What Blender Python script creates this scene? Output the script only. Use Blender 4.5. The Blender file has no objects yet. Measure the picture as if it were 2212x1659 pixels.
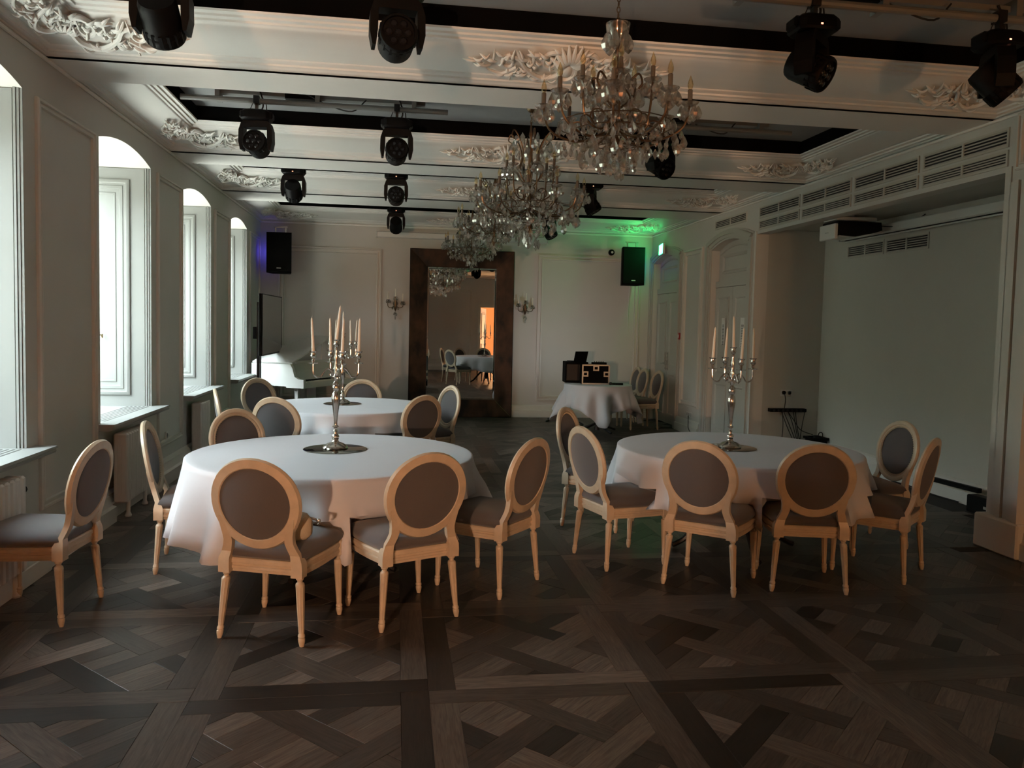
import bpy, bmesh, math, random
from math import sin, cos, pi, radians, sqrt, atan2
from mathutils import Vector, Matrix
random.seed(7)
S = bpy.context.scene
C = S.collection
V = Vector
# ------------------------------------------------------------------ camera, world, light, exposure
H = 1.62
cam = bpy.data.cameras.new('camera'); camo = bpy.data.objects.new('camera', cam); C.objects.link(camo)
YAW, PITCH, ROLL, FPX = .145192, .0577348, .0228632, 1722.74
fw = V((sin(YAW)*cos(PITCH), cos(YAW)*cos(PITCH), -sin(PITCH)))
rt0 = V((cos(YAW), -sin(YAW), 0)); up0 = rt0.cross(fw)
rt = cos(ROLL)*rt0 + sin(ROLL)*up0; up = -sin(ROLL)*rt0 + cos(ROLL)*up0
m = Matrix((rt, up, -fw)).transposed().to_4x4(); m.translation = V((0, 0, H)); camo.matrix_world = m
cam.sensor_fit = 'HORIZONTAL'; cam.sensor_width = 36; cam.lens = FPX/2212*36
cam.shift_y = -25.96/2212
cam.clip_start = .05; cam.clip_end = 200
S.camera = camo
S.view_settings.view_transform = 'Standard'; S.view_settings.look = 'None'
S.view_settings.gamma = 1; S.view_settings.use_curve_mapping = False
S.view_settings.exposure = 0.2
S.cycles.use_denoising = True
S.cycles.max_bounces = 10; S.cycles.diffuse_bounces = 5; S.cycles.glossy_bounces = 5
S.cycles.transmission_bounces = 8; S.cycles.transparent_max_bounces = 12
S.cycles.caustics_reflective = False; S.cycles.caustics_refractive = False
S.cycles.sample_clamp_indirect = 4; S.cycles.use_light_tree = False

W = bpy.data.worlds.new('world'); S.world = W; W.use_nodes = True
n = W.node_tree.nodes; l = W.node_tree.links; n.clear()
wo = n.new('ShaderNodeOutputWorld'); bg = n.new('ShaderNodeBackground'); tc = n.new('ShaderNodeTexCoord')
sx = n.new('ShaderNodeSeparateXYZ'); cr = n.new('ShaderNodeValToRGB')
mr = n.new('ShaderNodeMapRange'); mr.inputs[1].default_value = -1; mr.inputs[2].default_value = 1
l.new(tc.outputs['Generated'], sx.inputs[0]); l.new(sx.outputs[2], mr.inputs[0]); l.new(mr.outputs[0], cr.inputs[0])
e_ = cr.color_ramp.elements      # overcast sky: zenith about three times as bright as the horizon; pale ground below
e_[0].position = .47; e_[0].color = (.66, .67, .62, 1); e_[1].position = .53; e_[1].color = (.52, .56, .56, 1)
z_ = e_.new(1.0); z_.color = (1.3, 1.46, 1.56, 1)
l.new(cr.outputs[0], bg.inputs[0]); bg.inputs[1].default_value = 24
l.new(bg.outputs[0], wo.inputs[0])
WINS = [(4.13, 5.35), (6.61, 7.935), (9.08, 10.38), (11.555, 12.77)]
for a, b in WINS:      # portals: they only guide the sampling of the sky through the window openings
    L = bpy.data.lights.new('window_portal', 'AREA'); L.shape = 'RECTANGLE'; L.size = 2.5; L.size_y = b-a; L.cycles.is_portal = True
    o = bpy.data.objects.new('window_portal', L); C.objects.link(o)
    o.location = (-3.03, (a+b)/2, 1.95); o.rotation_euler = (0, radians(-90), 0)

# ------------------------------------------------------------------ materials
MATS = {}
def mat(name, col, rough=.6, metal=0, spec=.5, noise=0, nscale=8, bump=0, bscale=60, emit=None, estr=0, coat=0, trans=0, sheen=0):
    if name in MATS: return MATS[name]
    M = bpy.data.materials.new(name); M.use_nodes = True
    nt = M.node_tree; b = nt.nodes['Principled BSDF']
    b.inputs['Base Color'].default_value = (*col, 1); b.inputs['Roughness'].default_value = rough
    b.inputs['Metallic'].default_value = metal; b.inputs['Specular IOR Level'].default_value = spec
    if coat: b.inputs['Coat Weight'].default_value = coat
    if trans: b.inputs['Transmission Weight'].default_value = trans
    if sheen: b.inputs['Sheen Weight'].default_value = sheen
    if emit: b.inputs['Emission Color'].default_value = (*emit, 1); b.inputs['Emission Strength'].default_value = estr
    if noise or bump:
        t = nt.nodes.new('ShaderNodeTexCoord')
    if noise:
        nz = nt.nodes.new('ShaderNodeTexNoise'); nz.inputs['Scale'].default_value = nscale; nz.inputs['Detail'].default_value = 5
        nt.links.new(t.outputs['Object'], nz.inputs['Vector'])
        mx = nt.nodes.new('ShaderNodeMix'); mx.data_type = 'RGBA'
        mx.inputs[6].default_value = (*[c*(1-noise) for c in col], 1); mx.inputs[7].default_value = (*[min(1, c*(1+noise)) for c in col], 1)
        nt.links.new(nz.outputs['Fac'], mx.inputs[0]); nt.links.new(mx.outputs[2], b.inputs['Base Color'])
    if bump:
        nb = nt.nodes.new('ShaderNodeTexNoise'); nb.inputs['Scale'].default_value = bscale; nb.inputs['Detail'].default_value = 3
        nt.links.new(t.outputs['Object'], nb.inputs['Vector'])
        bp = nt.nodes.new('ShaderNodeBump'); bp.inputs['Strength'].default_value = bump; bp.inputs['Distance'].default_value = .01
        nt.links.new(nb.outputs['Fac'], bp.inputs['Height']); nt.links.new(bp.outputs[0], b.inputs['Normal'])
    MATS[name] = M; return M
WALL = mat('wall_paint', (.59, .575, .535), .75, noise=.04, nscale=3, bump=.04, bscale=120)
NICHE = mat('niche_paint', (.52, .51, .455), .8, noise=.04, nscale=3)
TRIM = mat('trim_paint', (.64, .62, .57), .45, noise=.03, nscale=6)
STUCCO = mat('ceiling_white_paint', (.82, .81, .77), .65, noise=.03, nscale=5)
RELIEF = mat('stucco_relief', (.80, .79, .75), .6, noise=.06, nscale=20)
REVEAL = mat('window_dimmed_lacquer', (.28, .287, .276), .35)  # white lacquer, its colour darkened to offset the strong daylight on it
DARKC = mat('dark_ceiling_paint', (.30, .305, .305), .7, noise=.1, nscale=4)
BLACK = mat('black_plastic', (.003, .003, .0032), .5, spec=.12)
DARKS = mat('black_coffer_side', (.004, .004, .004), .9, spec=.02)
BLACKM = mat('black_metal', (.009, .0085, .0085), .4, spec=.4)
RUBBER = mat('black_rubber', (.01, .01, .01), .7)
SPKB = mat('speaker_black', (.004, .004, .004), .8, spec=.1)
LENS = mat('lens_glass', (.01, .01, .012), .12, spec=.35)
PIPE = mat('grey_painted_pipe', (.20, .20, .19), .45, noise=.05)
WOOD = mat('limed_beech', (.52, .42, .30), .38, noise=.22, nscale=18, bump=.03, bscale=40)
FABRIC = mat('grey_linen', (.074, .068, .070), .95, noise=.12, nscale=220, bump=.25, bscale=700, sheen=.25)
NAIL = mat('nail_brass', (.55, .45, .3), .3, metal=1)
CLOTH = mat('white_tablecloth', (.60, .60, .63), .75, bump=.05, bscale=30, sheen=.1)
SILVER = mat('silver_plate', (.72, .68, .63), .16, metal=1, noise=.1, nscale=30)
MIRR = mat('mirror_glass', (.86, .87, .86), .004, metal=1)
PLATE = mat('smoked_mirror_plate', (.30, .31, .29), .03, metal=1)
WAX = mat('ivory_wax', (.86, .80, .69), .5)
WICK = mat('wick', (.6, .55, .45), .9)
PIANO = mat('white_piano_lacquer', (.74, .74, .71), .12, coat=.6)
SCREEN = mat('tv_screen', (.012, .012, .013), .06, spec=.8, coat=1)
RADI = mat('radiator_enamel', (.66, .65, .61), .4)
BRONZE = mat('aged_bronze', (.16, .105, .06), .35, metal=.9, noise=.2, nscale=30)
SLEEVE = mat('candle_sleeve', (.10, .085, .065), .5)
DOORP = mat('door_paint', (.46, .45, .41), .45, noise=.03)
GRILLE = mat('grille_paint', (.52, .50, .44), .5)
VOID = mat('duct_dark', (.02, .02, .02), .9)
RED = mat('red_plastic', (.30, .02, .015), .4)
PAPER = mat('paper', (.75, .76, .74), .8)
INK = mat('printed_ink', (.12, .12, .12), .8)
CASE = mat('flight_case_laminate', (.004, .004, .004), .7, spec=.05)
ALU = mat('aluminium_edge', (.5, .5, .48), .35, metal=.9)
CANVAS = mat('beige_canvas', (.42, .35, .25), .85, noise=.1, nscale=40, bump=.2, bscale=200)
WARM = mat('warm_room_paint', (.80, .52, .26), .7)
WHITEP = mat('white_plastic', (.68, .68, .65), .4)
REDSEAT = mat('dark_red_leather', (.10, .02, .015), .45)
BLUEL = mat('blue_led', (.02, .03, .3), .4, emit=(.06, .05, 1), estr=1.6)
REDL = mat('red_led', (.5, .1, .05), .4, emit=(1, .35, .2), estr=3)
GREENL = mat('green_exit_light', (.1, .8, .3), .4, emit=(.02, 1, .22), estr=34)
GREENT = mat('exit_pictogram', (.8, 1, .85), .4, emit=(.2, 1, .4), estr=12)
LAPS = mat('laptop_screen_light', (.6, .6, .65), .3, emit=(.85, .9, 1), estr=45)
BULBW = mat('warm_bulb', (1, .8, .5), .4, emit=(1, .6, .25), estr=20)

def mix_mat(name, build):
    M = bpy.data.materials.new(name); M.use_nodes = True; nt = M.node_tree; nt.nodes.clear()
    out = nt.nodes.new('ShaderNodeOutputMaterial'); nt.links.new(build(nt), out.inputs[0]); MATS[name] = M; return M
def _pane(nt):
    t = nt.nodes.new('ShaderNodeBsdfTransparent'); t.inputs[0].default_value = (.95, .97, .96, 1)
    g = nt.nodes.new('ShaderNodeBsdfGlossy'); g.inputs['Roughness'].default_value = .02
    x = nt.nodes.new('ShaderNodeMixShader'); x.inputs[0].default_value = .06; nt.links.new(t.outputs[0], x.inputs[1]); nt.links.new(g.outputs[0], x.inputs[2])
    return x.outputs[0]
PANE = mix_mat('window_glass', _pane)
def _crystal(nt):
    g = nt.nodes.new('ShaderNodeBsdfGlass'); g.inputs['IOR'].default_value = 1.5; g.inputs['Roughness'].default_value = .02; g.inputs['Color'].default_value = (.98, .96, .93, 1)
    t = nt.nodes.new('ShaderNodeBsdfTransparent'); t.inputs[0].default_value = (.93, .92, .9, 1)
    s = nt.nodes.new('ShaderNodeBsdfGlossy'); s.inputs['Roughness'].default_value = .06; s.inputs['Color'].default_value = (.95, .93, .9, 1)
    a = nt.nodes.new('ShaderNodeMixShader'); a.inputs[0].default_value = .60
    b = nt.nodes.new('ShaderNodeMixShader'); b.inputs[0].default_value = .30
    nt.links.new(g.outputs[0], a.inputs[1]); nt.links.new(t.outputs[0], a.inputs[2])
    nt.links.new(a.outputs[0], b.inputs[1]); nt.links.new(s.outputs[0], b.inputs[2])
    d = nt.nodes.new('ShaderNodeBsdfTranslucent'); d.inputs[0].default_value = (.95, .94, .92, 1)
    e = nt.nodes.new('ShaderNodeMixShader'); e.inputs[0].default_value = .08; nt.links.new(b.outputs[0], e.inputs[1]); nt.links.new(d.outputs[0], e.inputs[2])
    return e.outputs[0]
CRYSTAL = mix_mat('crystal_glass', _crystal)
def _bulb(nt):
    t = nt.nodes.new('ShaderNodeBsdfTransparent'); t.inputs[0].default_value = (.95, .86, .68, 1)
    s = nt.nodes.new('ShaderNodeBsdfGlossy'); s.inputs['Roughness'].default_value = .05; s.inputs['Color'].default_value = (1, .85, .6, 1)
    f = nt.nodes.new('ShaderNodeLayerWeight'); f.inputs[0].default_value = .35
    a = nt.nodes.new('ShaderNodeMixShader'); nt.links.new(f.outputs['Facing'], a.inputs[0]); nt.links.new(t.outputs[0], a.inputs[1]); nt.links.new(s.outputs[0], a.inputs[2])
    return a.outputs[0]
BULB = mix_mat('clear_amber_bulb', _bulb)

def wood_floor_mat():
    M = bpy.data.materials.new('dark_oak_parquet'); M.use_nodes = True; nt = M.node_tree; b = nt.nodes['Principled BSDF']; L_ = nt.links.new
    uv = nt.nodes.new('ShaderNodeUVMap'); at = nt.nodes.new('ShaderNodeAttribute'); at.attribute_name = 'tone'
    mp = nt.nodes.new('ShaderNodeMapping'); mp.inputs['Scale'].default_value = (2.2, 26, 1); L_(uv.outputs[0], mp.inputs[0])
    nz = nt.nodes.new('ShaderNodeTexNoise'); nz.inputs['Scale'].default_value = 3; nz.inputs['Detail'].default_value = 8; nz.inputs['Distortion'].default_value = 1.2; L_(mp.outputs[0], nz.inputs['Vector'])
    r = nt.nodes.new('ShaderNodeValToRGB'); e = r.color_ramp.elements
    e[0].position = .3; e[0].color = (.026, .0205, .0165, 1); e[1].position = .72; e[1].color = (.072, .059, .049, 1); L_(nz.outputs['Fac'], r.inputs[0])
    hs = nt.nodes.new('ShaderNodeHueSaturation'); L_(r.outputs[0], hs.inputs['Color'])
    mr = nt.nodes.new('ShaderNodeMapRange'); mr.inputs[3].default_value = .35; mr.inputs[4].default_value = 2.7; L_(at.outputs['Fac'], mr.inputs[0]); L_(mr.outputs[0], hs.inputs['Value'])
    L_(hs.outputs[0], b.inputs['Base Color']); b.inputs['Specular IOR Level'].default_value = .24
    rr = nt.nodes.new('ShaderNodeMapRange'); rr.inputs[3].default_value = .33; rr.inputs[4].default_value = .46; L_(nz.outputs['Fac'], rr.inputs[0]); L_(rr.outputs[0], b.inputs['Roughness'])
    bp = nt.nodes.new('ShaderNodeBump'); bp.inputs['Strength'].default_value = .08; bp.inputs['Distance'].default_value = .002; L_(nz.outputs['Fac'], bp.inputs['Height']); L_(bp.outputs[0], b.inputs['Normal'])
    return M
OAK = wood_floor_mat()
def leather_mat():
    M = bpy.data.materials.new('patinated_brown_frame'); M.use_nodes = True; nt = M.node_tree; b = nt.nodes['Principled BSDF']; L_ = nt.links.new
    t = nt.nodes.new('ShaderNodeTexCoord'); mp = nt.nodes.new('ShaderNodeMapping'); mp.inputs['Scale'].default_value = (2.5, 2.5, 1.6); L_(t.outputs['Object'], mp.inputs[0])
    nz = nt.nodes.new('ShaderNodeTexNoise'); nz.inputs['Scale'].default_value = 2.2; nz.inputs['Detail'].default_value = 7; L_(mp.outputs[0], nz.inputs['Vector'])
    r = nt.nodes.new('ShaderNodeValToRGB'); e = r.color_ramp.elements
    e[0].position = .35; e[0].color = (.009, .0045, .0025, 1); e[1].position = .68; e[1].color = (.066, .029, .013, 1); L_(nz.outputs['Fac'], r.inputs[0]); L_(r.outputs[0], b.inputs['Base Color'])
    b.inputs['Roughness'].default_value = .5; b.inputs['Specular IOR Level'].default_value = .2
    return M
LEATHER = leather_mat()

# ------------------------------------------------------------------ mesh helpers
def recalc(me):
    bm = bmesh.new(); bm.from_mesh(me); bmesh.ops.recalc_face_normals(bm, faces=bm.faces); bm.to_mesh(me); bm.free()
class MB:
    def __init__(s): s.v = []; s.f = []
    def quad(s, *p):
        i = len(s.v); s.v += [tuple(q) for q in p]; s.f.append(tuple(range(i, i+len(p)))); return s
    def box(s, x0, y0, z0, x1, y1, z1):
        i = len(s.v); s.v += [(x, y, z) for z in (z0, z1) for y in (y0, y1) for x in (x0, x1)]
        s.f += [tuple(i+k for k in q) for q in ((0, 2, 3, 1), (4, 5, 7, 6), (0, 1, 5, 4), (2, 6, 7, 3), (0, 4, 6, 2), (1, 3, 7, 5))]; return s
    def cbox(s, x0, y0, z0, x1, y1, z1, c=.01):       # box with chamfered edges
        i = len(s.v); xs = (x0, x1); ys = (y0, y1); zs = (z0, z1); sg = (1, -1); idx = {}
        for a in (0, 1):
            for b in (0, 1):
                for d in (0, 1):
                    for ax in range(3):
                        p = [xs[a]+sg[a]*c, ys[b]+sg[b]*c, zs[d]+sg[d]*c]
                        p[ax] = (xs[a], ys[b], zs[d])[ax]; idx[(a, b, d, ax)] = len(s.v); s.v.append(tuple(p))
        F = s.f
        for ax in range(3):
            o = [k for k in range(3) if k != ax]
            for side in (0, 1):
                q = []
                for u, w in ((0, 0), (1, 0), (1, 1), (0, 1)):
                    k = [0, 0, 0]; k[ax] = side; k[o[0]] = u; k[o[1]] = w; q.append(idx[(*k, ax)])
                F.append(tuple(q))
        for ax in range(3):
            o = [k for k in range(3) if k != ax]
            for u in (0, 1):
                for w in (0, 1):
                    q = []
                    for e, fx in ((0, o[0]), (1, o[0]), (1, o[1]), (0, o[1])):
                        k = [0, 0, 0]; k[ax] = e; k[o[0]] = u; k[o[1]] = w; q.append(idx[(*k, fx)])
                    F.append(tuple(q))
        for a in (0, 1):
            for b in (0, 1):
                for d in (0, 1): F.append(tuple(idx[(a, b, d, ax)] for ax in range(3)))
        return s
    def prism(s, poly, o, u, v, n, d):
        o, u, v, n = V(o), V(u), V(v), V(n); i = len(s.v); k = len(poly)
        for e in (0, d): s.v += [tuple(o+u*a+v*b+n*e) for a, b in poly]
        s.f.append(tuple(range(i, i+k))); s.f.append(tuple(range(i+2*k-1, i+k-1, -1)))
        for j in range(k): s.f.append((i+j, i+(j+1) % k, i+k+(j+1) % k, i+k+j))
        return s
    def lathe(s, prof, seg=16, o=(0, 0, 0), M=None, flute=None):
        i = len(s.v); k = len(prof)
        for j, p in enumerate(prof):
            r, z = p[0], p[1]
            for a in range(seg):
                t = 2*pi*a/seg; rr = r
                if flute and len(p) > 2 and p[2]: rr = r*(1-flute[1]*(.5+.5*cos(flute[0]*t)))
                q = V((rr*cos(t), rr*sin(t), z)); q = (M @ q) if M is not None else q
                s.v.append((q.x+o[0], q.y+o[1], q.z+o[2]))
        for j in range(k-1):
            for a in range(seg):
                b = (a+1) % seg; s.f.append((i+j*seg+a, i+j*seg+b, i+(j+1)*seg+b, i+(j+1)*seg+a))
        s.f.append(tuple(i+a for a in range(seg-1, -1, -1))); s.f.append(tuple(i+(k-1)*seg+a for a in range(seg)))
        return s
    def tube(s, pts, r, seg=6, flat=1, closed=False):
        P = [V(p) for p in pts]; k = len(P); R = r if isinstance(r, (list, tuple)) else [r]*k; i = len(s.v); nrm = None
        for j in range(k):
            a = P[(j-1) % k] if (closed or j > 0) else P[j]; b = P[(j+1) % k] if (closed or j < k-1) else P[j]
            d = (b-a).normalized() if (b-a).length > 1e-9 else V((0, 0, 1))
            if nrm is None:
                nrm = d.cross(V((0, 0, 1)));
                if nrm.length < .1: nrm = d.cross(V((0, 1, 0)))
            nrm = (nrm - d*nrm.dot(d)).normalized(); bn = d.cross(nrm)
            for a in range(seg):
                t = 2*pi*a/seg; s.v.append(tuple(P[j]+nrm*(R[j]*cos(t))+bn*(R[j]*flat*sin(t))))
        for j in range(k if closed else k-1):
            j2 = (j+1) % k
            for a in range(seg):
                b = (a+1) % seg; s.f.append((i+j*seg+a, i+j*seg+b, i+j2*seg+b, i+j2*seg+a))
        if not closed:
            s.f.append(tuple(i+a for a in range(seg-1, -1, -1))); s.f.append(tuple(i+(k-1)*seg+a for a in range(seg)))
        return s
    def ball(s, c, r, seg=8, rings=5, sc=(1, 1, 1)):
        i = len(s.v); s.v.append((c[0], c[1], c[2]-r*sc[2]))
        for j in range(1, rings):
            p = pi*j/rings
            for a in range(seg):
                t = 2*pi*a/seg; s.v.append((c[0]+r*sc[0]*sin(p)*cos(t), c[1]+r*sc[1]*sin(p)*sin(t), c[2]-r*sc[2]*cos(p)))
        s.v.append((c[0], c[1], c[2]+r*sc[2])); e = len(s.v)-1
        for a in range(seg):
            b = (a+1) % seg; s.f.append((i, i+1+b, i+1+a)); s.f.append((e, e-seg+a, e-seg+b))
            for j in range(rings-2): q = i+1+j*seg; s.f.append((q+a, q+b, q+seg+b, q+seg+a))
        return s
    def ring(s, o, u, v, n, w, h, prof, sc=(1, 1, 1, 1), close=False):
        # mitred rectangular frame: prof = [(inset, height)], sc = inset scale for left, right, bottom, top
        o, u, v, n = V(o), V(u), V(v), V(n); i = len(s.v); k = len(prof)
        for d, e in prof:
            for a, b in ((d*sc[0], d*sc[2]), (w-d*sc[1], d*sc[2]), (w-d*sc[1], h-d*sc[3]), (d*sc[0], h-d*sc[3])): s.v.append(tuple(o+u*a+v*b+n*e))
        for j in range(k if close else k-1):
            j2 = (j+1) % k
            for a in range(4): b = (a+1) % 4; s.f.append((i+4*j+a, i+4*j+b, i+4*j2+b, i+4*j2+a))
        return s
    def loft(s, secs, cap=True, closed=True):
        i = len(s.v); k = len(secs[0])
        for q in secs: s.v += [tuple(p) for p in q]
        for j in range(len(secs)-1):
            for a in range(k if closed else k-1): b = (a+1) % k; s.f.append((i+j*k+a, i+j*k+b, i+(j+1)*k+b, i+(j+1)*k+a))
        if cap: s.f.append(tuple(i+a for a in range(k-1, -1, -1))); s.f.append(tuple(i+(len(secs)-1)*k+a for a in range(k)))
        return s
    def mesh(s, name, mt=None, smooth=True, ang=.6, fix=True):
        me = bpy.data.meshes.new(name); me.from_pydata(s.v, [], s.f); me.validate()
        if fix: recalc(me)
        if smooth: me.shade_smooth(); me.set_sharp_from_angle(angle=ang)
        if mt: me.materials.append(mt)
        return me
    def build(s, name, mt, parent=None, **k):
        return put(name, s.mesh(name, mt, **k), parent)
def put(name, me, parent=None, loc=None, rz=None, M=None):
    o = bpy.data.objects.new(name, me); C.objects.link(o)
    if parent: o.parent = parent
    if M is not None: o.matrix_local = M
    if loc is not None: o.location = loc
    if rz is not None: o.rotation_euler = (0, 0, rz)
    return o
def tag(o, label=None, cat=None, group=None, kind=None):
    if label: o['label'] = label
    if cat: o['category'] = cat
    if group: o['group'] = group
    if kind: o['kind'] = kind
    return o
def empty(name, loc=(0, 0, 0), rz=0):
    o = bpy.data.objects.new(name, None); C.objects.link(o); o.location = loc; o.rotation_euler = (0, 0, rz); o.empty_display_size = .1; return o
def struct(name, label, loc=(0, 0, 0)):
    o = empty(name, loc); return tag(o, label, kind='structure')
def copy_tree(o, parent=None):
    c = o.copy(); C.objects.link(c); c.parent = parent
    for ch in list(o.children): copy_tree(ch, c)
    return c
def basis(o, u, v, n):
    u, v, n = V(u).normalized(), V(v).normalized(), V(n).normalized()
    M = Matrix((u, v, n)).transposed().to_4x4(); M.translation = V(o); return M
def bez(p, k=12):
    # Catmull-Rom through points
    P = [V(q) for q in p]; P = [2*P[0]-P[1]]+P+[2*P[-1]-P[-2]]; out = []
    for i in range(1, len(P)-2):
        for j in range(k):
            t = j/k; a, b, c, d = P[i-1:i+3]
            out.append(.5*((2*b)+(c-a)*t+(2*a-5*b+4*c-d)*t*t+(3*b-a-3*c+d)*t**3))
    return out+[P[-2]]
MOULD = [(0, 0), (0, .018), (.008, .027), (.02, .027), (.024, .012), (.036, .012), (.040, .022), (.052, .020), (.056, 0)]
GROOVE = [(0, 0), (0, .032), (.006, .036), (.022, .036), (.026, .006), (.032, .003), (.060, .003), (.064, .030), (.082, .030), (.086, 0)]
XL, XR, YB, YF, ZC = -2.281, 4.559, 14.0, -.5, 3.285
# ------------------------------------------------------------------ floor: woven parquet panels
def proj(p):
    d = V(p)-V((0, 0, H)); z = d.dot(fw)
    if z < .2: return None
    return 1106+FPX*d.dot(rt)/z, 829-25.96-FPX*d.dot(up)/z
def clip(poly, x0, y0, x1, y1):
    for ax, lim, sg in ((0, x0, 1), (0, x1, -1), (1, y0, 1), (1, y1, -1)):
        out = []
        for i in range(len(poly)):
            a, b = poly[i-1], poly[i]; da = sg*(a[ax]-lim); db = sg*(b[ax]-lim)
            if (da >= 0) != (db >= 0):
                t = da/(da-db); out.append((a[0]+(b[0]-a[0])*t, a[1]+(b[1]-a[1])*t))
            if db >= 0: out.append(b)
        poly = out
        if len(poly) < 3: return []
    return poly
pieces = []      # (polygon, grain angle)
P_, B_ = 1.0135, .121
x0g, y0g = -.849-3*P_, 3.453-6*P_
q, h_ = .112, .234
def rect(s0, t0, s1, t1): return [(s0, t0), (s1, t0), (s1, t1), (s0, t1)]
inner = []
BIG = .6
# two bands each way, interlaced
for sg in (-1, 1):
    a, b = sorted((sg*q, sg*h_))
    if sg < 0:   # S band at s<0 passes over the T band at t<0
        inner += [(rect(a, -BIG, b, q), 1), (rect(a, h_, b, BIG), 1)]
        inner += [(rect(-q, a, BIG, b), 0), (rect(-BIG, a, -h_, b), 0)]
    else:
        inner += [(rect(a, -q, b, BIG), 1), (rect(a, -BIG, b, -h_), 1)]
        inner += [(rect(-BIG, a, q, b), 0), (rect(h_, a, BIG, b), 0)]
for t0, t1 in ((-q, 0), (0, q)):
    inner += [(rect(-q, t0, q, t1), 0), (rect(h_, t0, BIG, t1), 0), (rect(-BIG, t0, -h_, t1), 0)]
for sg in (-1, 1):
    for k in range(3):
        a, b = sorted((sg*(h_+k*.122), sg*(h_+(k+1)*.122))); inner.append((rect(-q, a, q, b), 0))
    for sg2 in (-1, 1):
        a, b = sorted((sg*h_, sg*BIG)); c_, d_ = sorted((sg2*h_, sg2*BIG)); inner.append((rect(a, c_, b, d_), 0))
r2 = sqrt(.5)
FX0, FX1, FY0, FY1 = XL, 5.5, -.5, YB
for i in range(-1, 9):
    for j in range(-1, 18):
        X, Y = x0g+i*P_, y0g+j*P_; cx, cy = X+P_/2, Y+P_/2; hw = P_/2-B_
        for poly, dr in inner:
            w = [(cx+(s-t)*r2, cy+(s+t)*r2) for s, t in poly]
            w = clip(w, cx-hw, cy-hw, cx+hw, cy+hw)
            if w: pieces.append((w, pi/4+dr*pi/2))
        b = B_
        pieces += [(rect(X-b, Y+b, X, Y+P_), pi/2), (rect(X, Y, X+b, Y+P_-b), pi/2),
                   (rect(X+b, Y, X+P_, Y+b), 0), (rect(X, Y-b, X+P_-b, Y), 0)]
final = []
for w, g in pieces:
    w = clip(w, FX0, FY0, FX1, FY1)
    if not w: continue
    A = abs(sum(w[k-1][0]*w[k][1]-w[k][0]*w[k-1][1] for k in range(len(w))))/2
    if A < .0006: continue
    c = (sum(p[0] for p in w)/len(w), sum(p[1] for p in w)/len(w))
    if c[0] > XR+.02 and not (5.5 < c[1] < 9.75): continue
    pp = [proj((x, y, 0)) for x, y in w]; area = 0
    if all(pp):
        area = abs(sum(pp[k-1][0]*pp[k][1]-pp[k][0]*pp[k-1][1] for k in range(len(pp))))/2
        mx, my = sum(p[0] for p in pp)/len(pp), sum(p[1] for p in pp)/len(pp)
        if not (-60 < mx < 2272 and my < 1720): area = 0
    final.append((area, w, g, c))
final.sort(key=lambda t: -t[0])
rf = random.Random(3)
def plank_mesh(lst):
    v, f, uv, tone = [], [], [], []
    for area, w, g, c in lst:
        if sum(w[k-1][0]*w[k][1]-w[k][0]*w[k-1][1] for k in range(len(w))) < 0: w = w[::-1]
        k = len(w); tn = min(1, max(0, rf.gauss(.40, .27))); ou, ov = rf.random()*40, rf.random()*40; lv = -rf.random()*.0006
        def ins(d): return [(p[0]+(c[0]-p[0])*d/max(.02, sqrt((c[0]-p[0])**2+(c[1]-p[1])**2)), p[1]+(c[1]-p[1])*d/max(.02, sqrt((c[0]-p[0])**2+(c[1]-p[1])**2))) for p in w]
        i = len(v)
        for pl, z in ((ins(.0012), -.006), (ins(.0012), lv-.0009), (ins(.0032), lv)): v += [(x, y, z) for x, y in pl]
        fs = [tuple(i+2*k+a for a in range(k))]
        for e in (0, 1):
            for a in range(k): b = (a+1) % k; fs.append((i+e*k+a, i+e*k+b, i+(e+1)*k+b, i+(e+1)*k+a))
        for ff in fs:
            f.append(ff); tone.append(tn)
            for a in ff:
                x, y = v[a][0], v[a][1]; uv.append((ou+x*cos(g)+y*sin(g), ov-x*sin(g)+y*cos(g)))
    me = bpy.data.meshes.new('plank'); me.from_pydata(v, [], f); me.materials.append(OAK)
    ul = me.uv_layers.new(name='UVMap')
    for k, t in enumerate(uv): ul.data[k].uv = t
    at = me.attributes.new('tone', 'FLOAT', 'FACE')
    at.data.foreach_set('value', tone)
    return me
fl = MB().box(XL-.6, YF, -.12, XR+1.2, YB+.2, -.004).build('floor', VOID, smooth=False)
tag(fl, 'dark oak floor of woven square parquet panels', kind='structure')
NPL = 300
for it in final[:NPL]: put('plank', plank_mesh([it]), fl)
o = put('distant_planks', plank_mesh(final[NPL:]), fl); o['kind'] = 'stuff'

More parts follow.
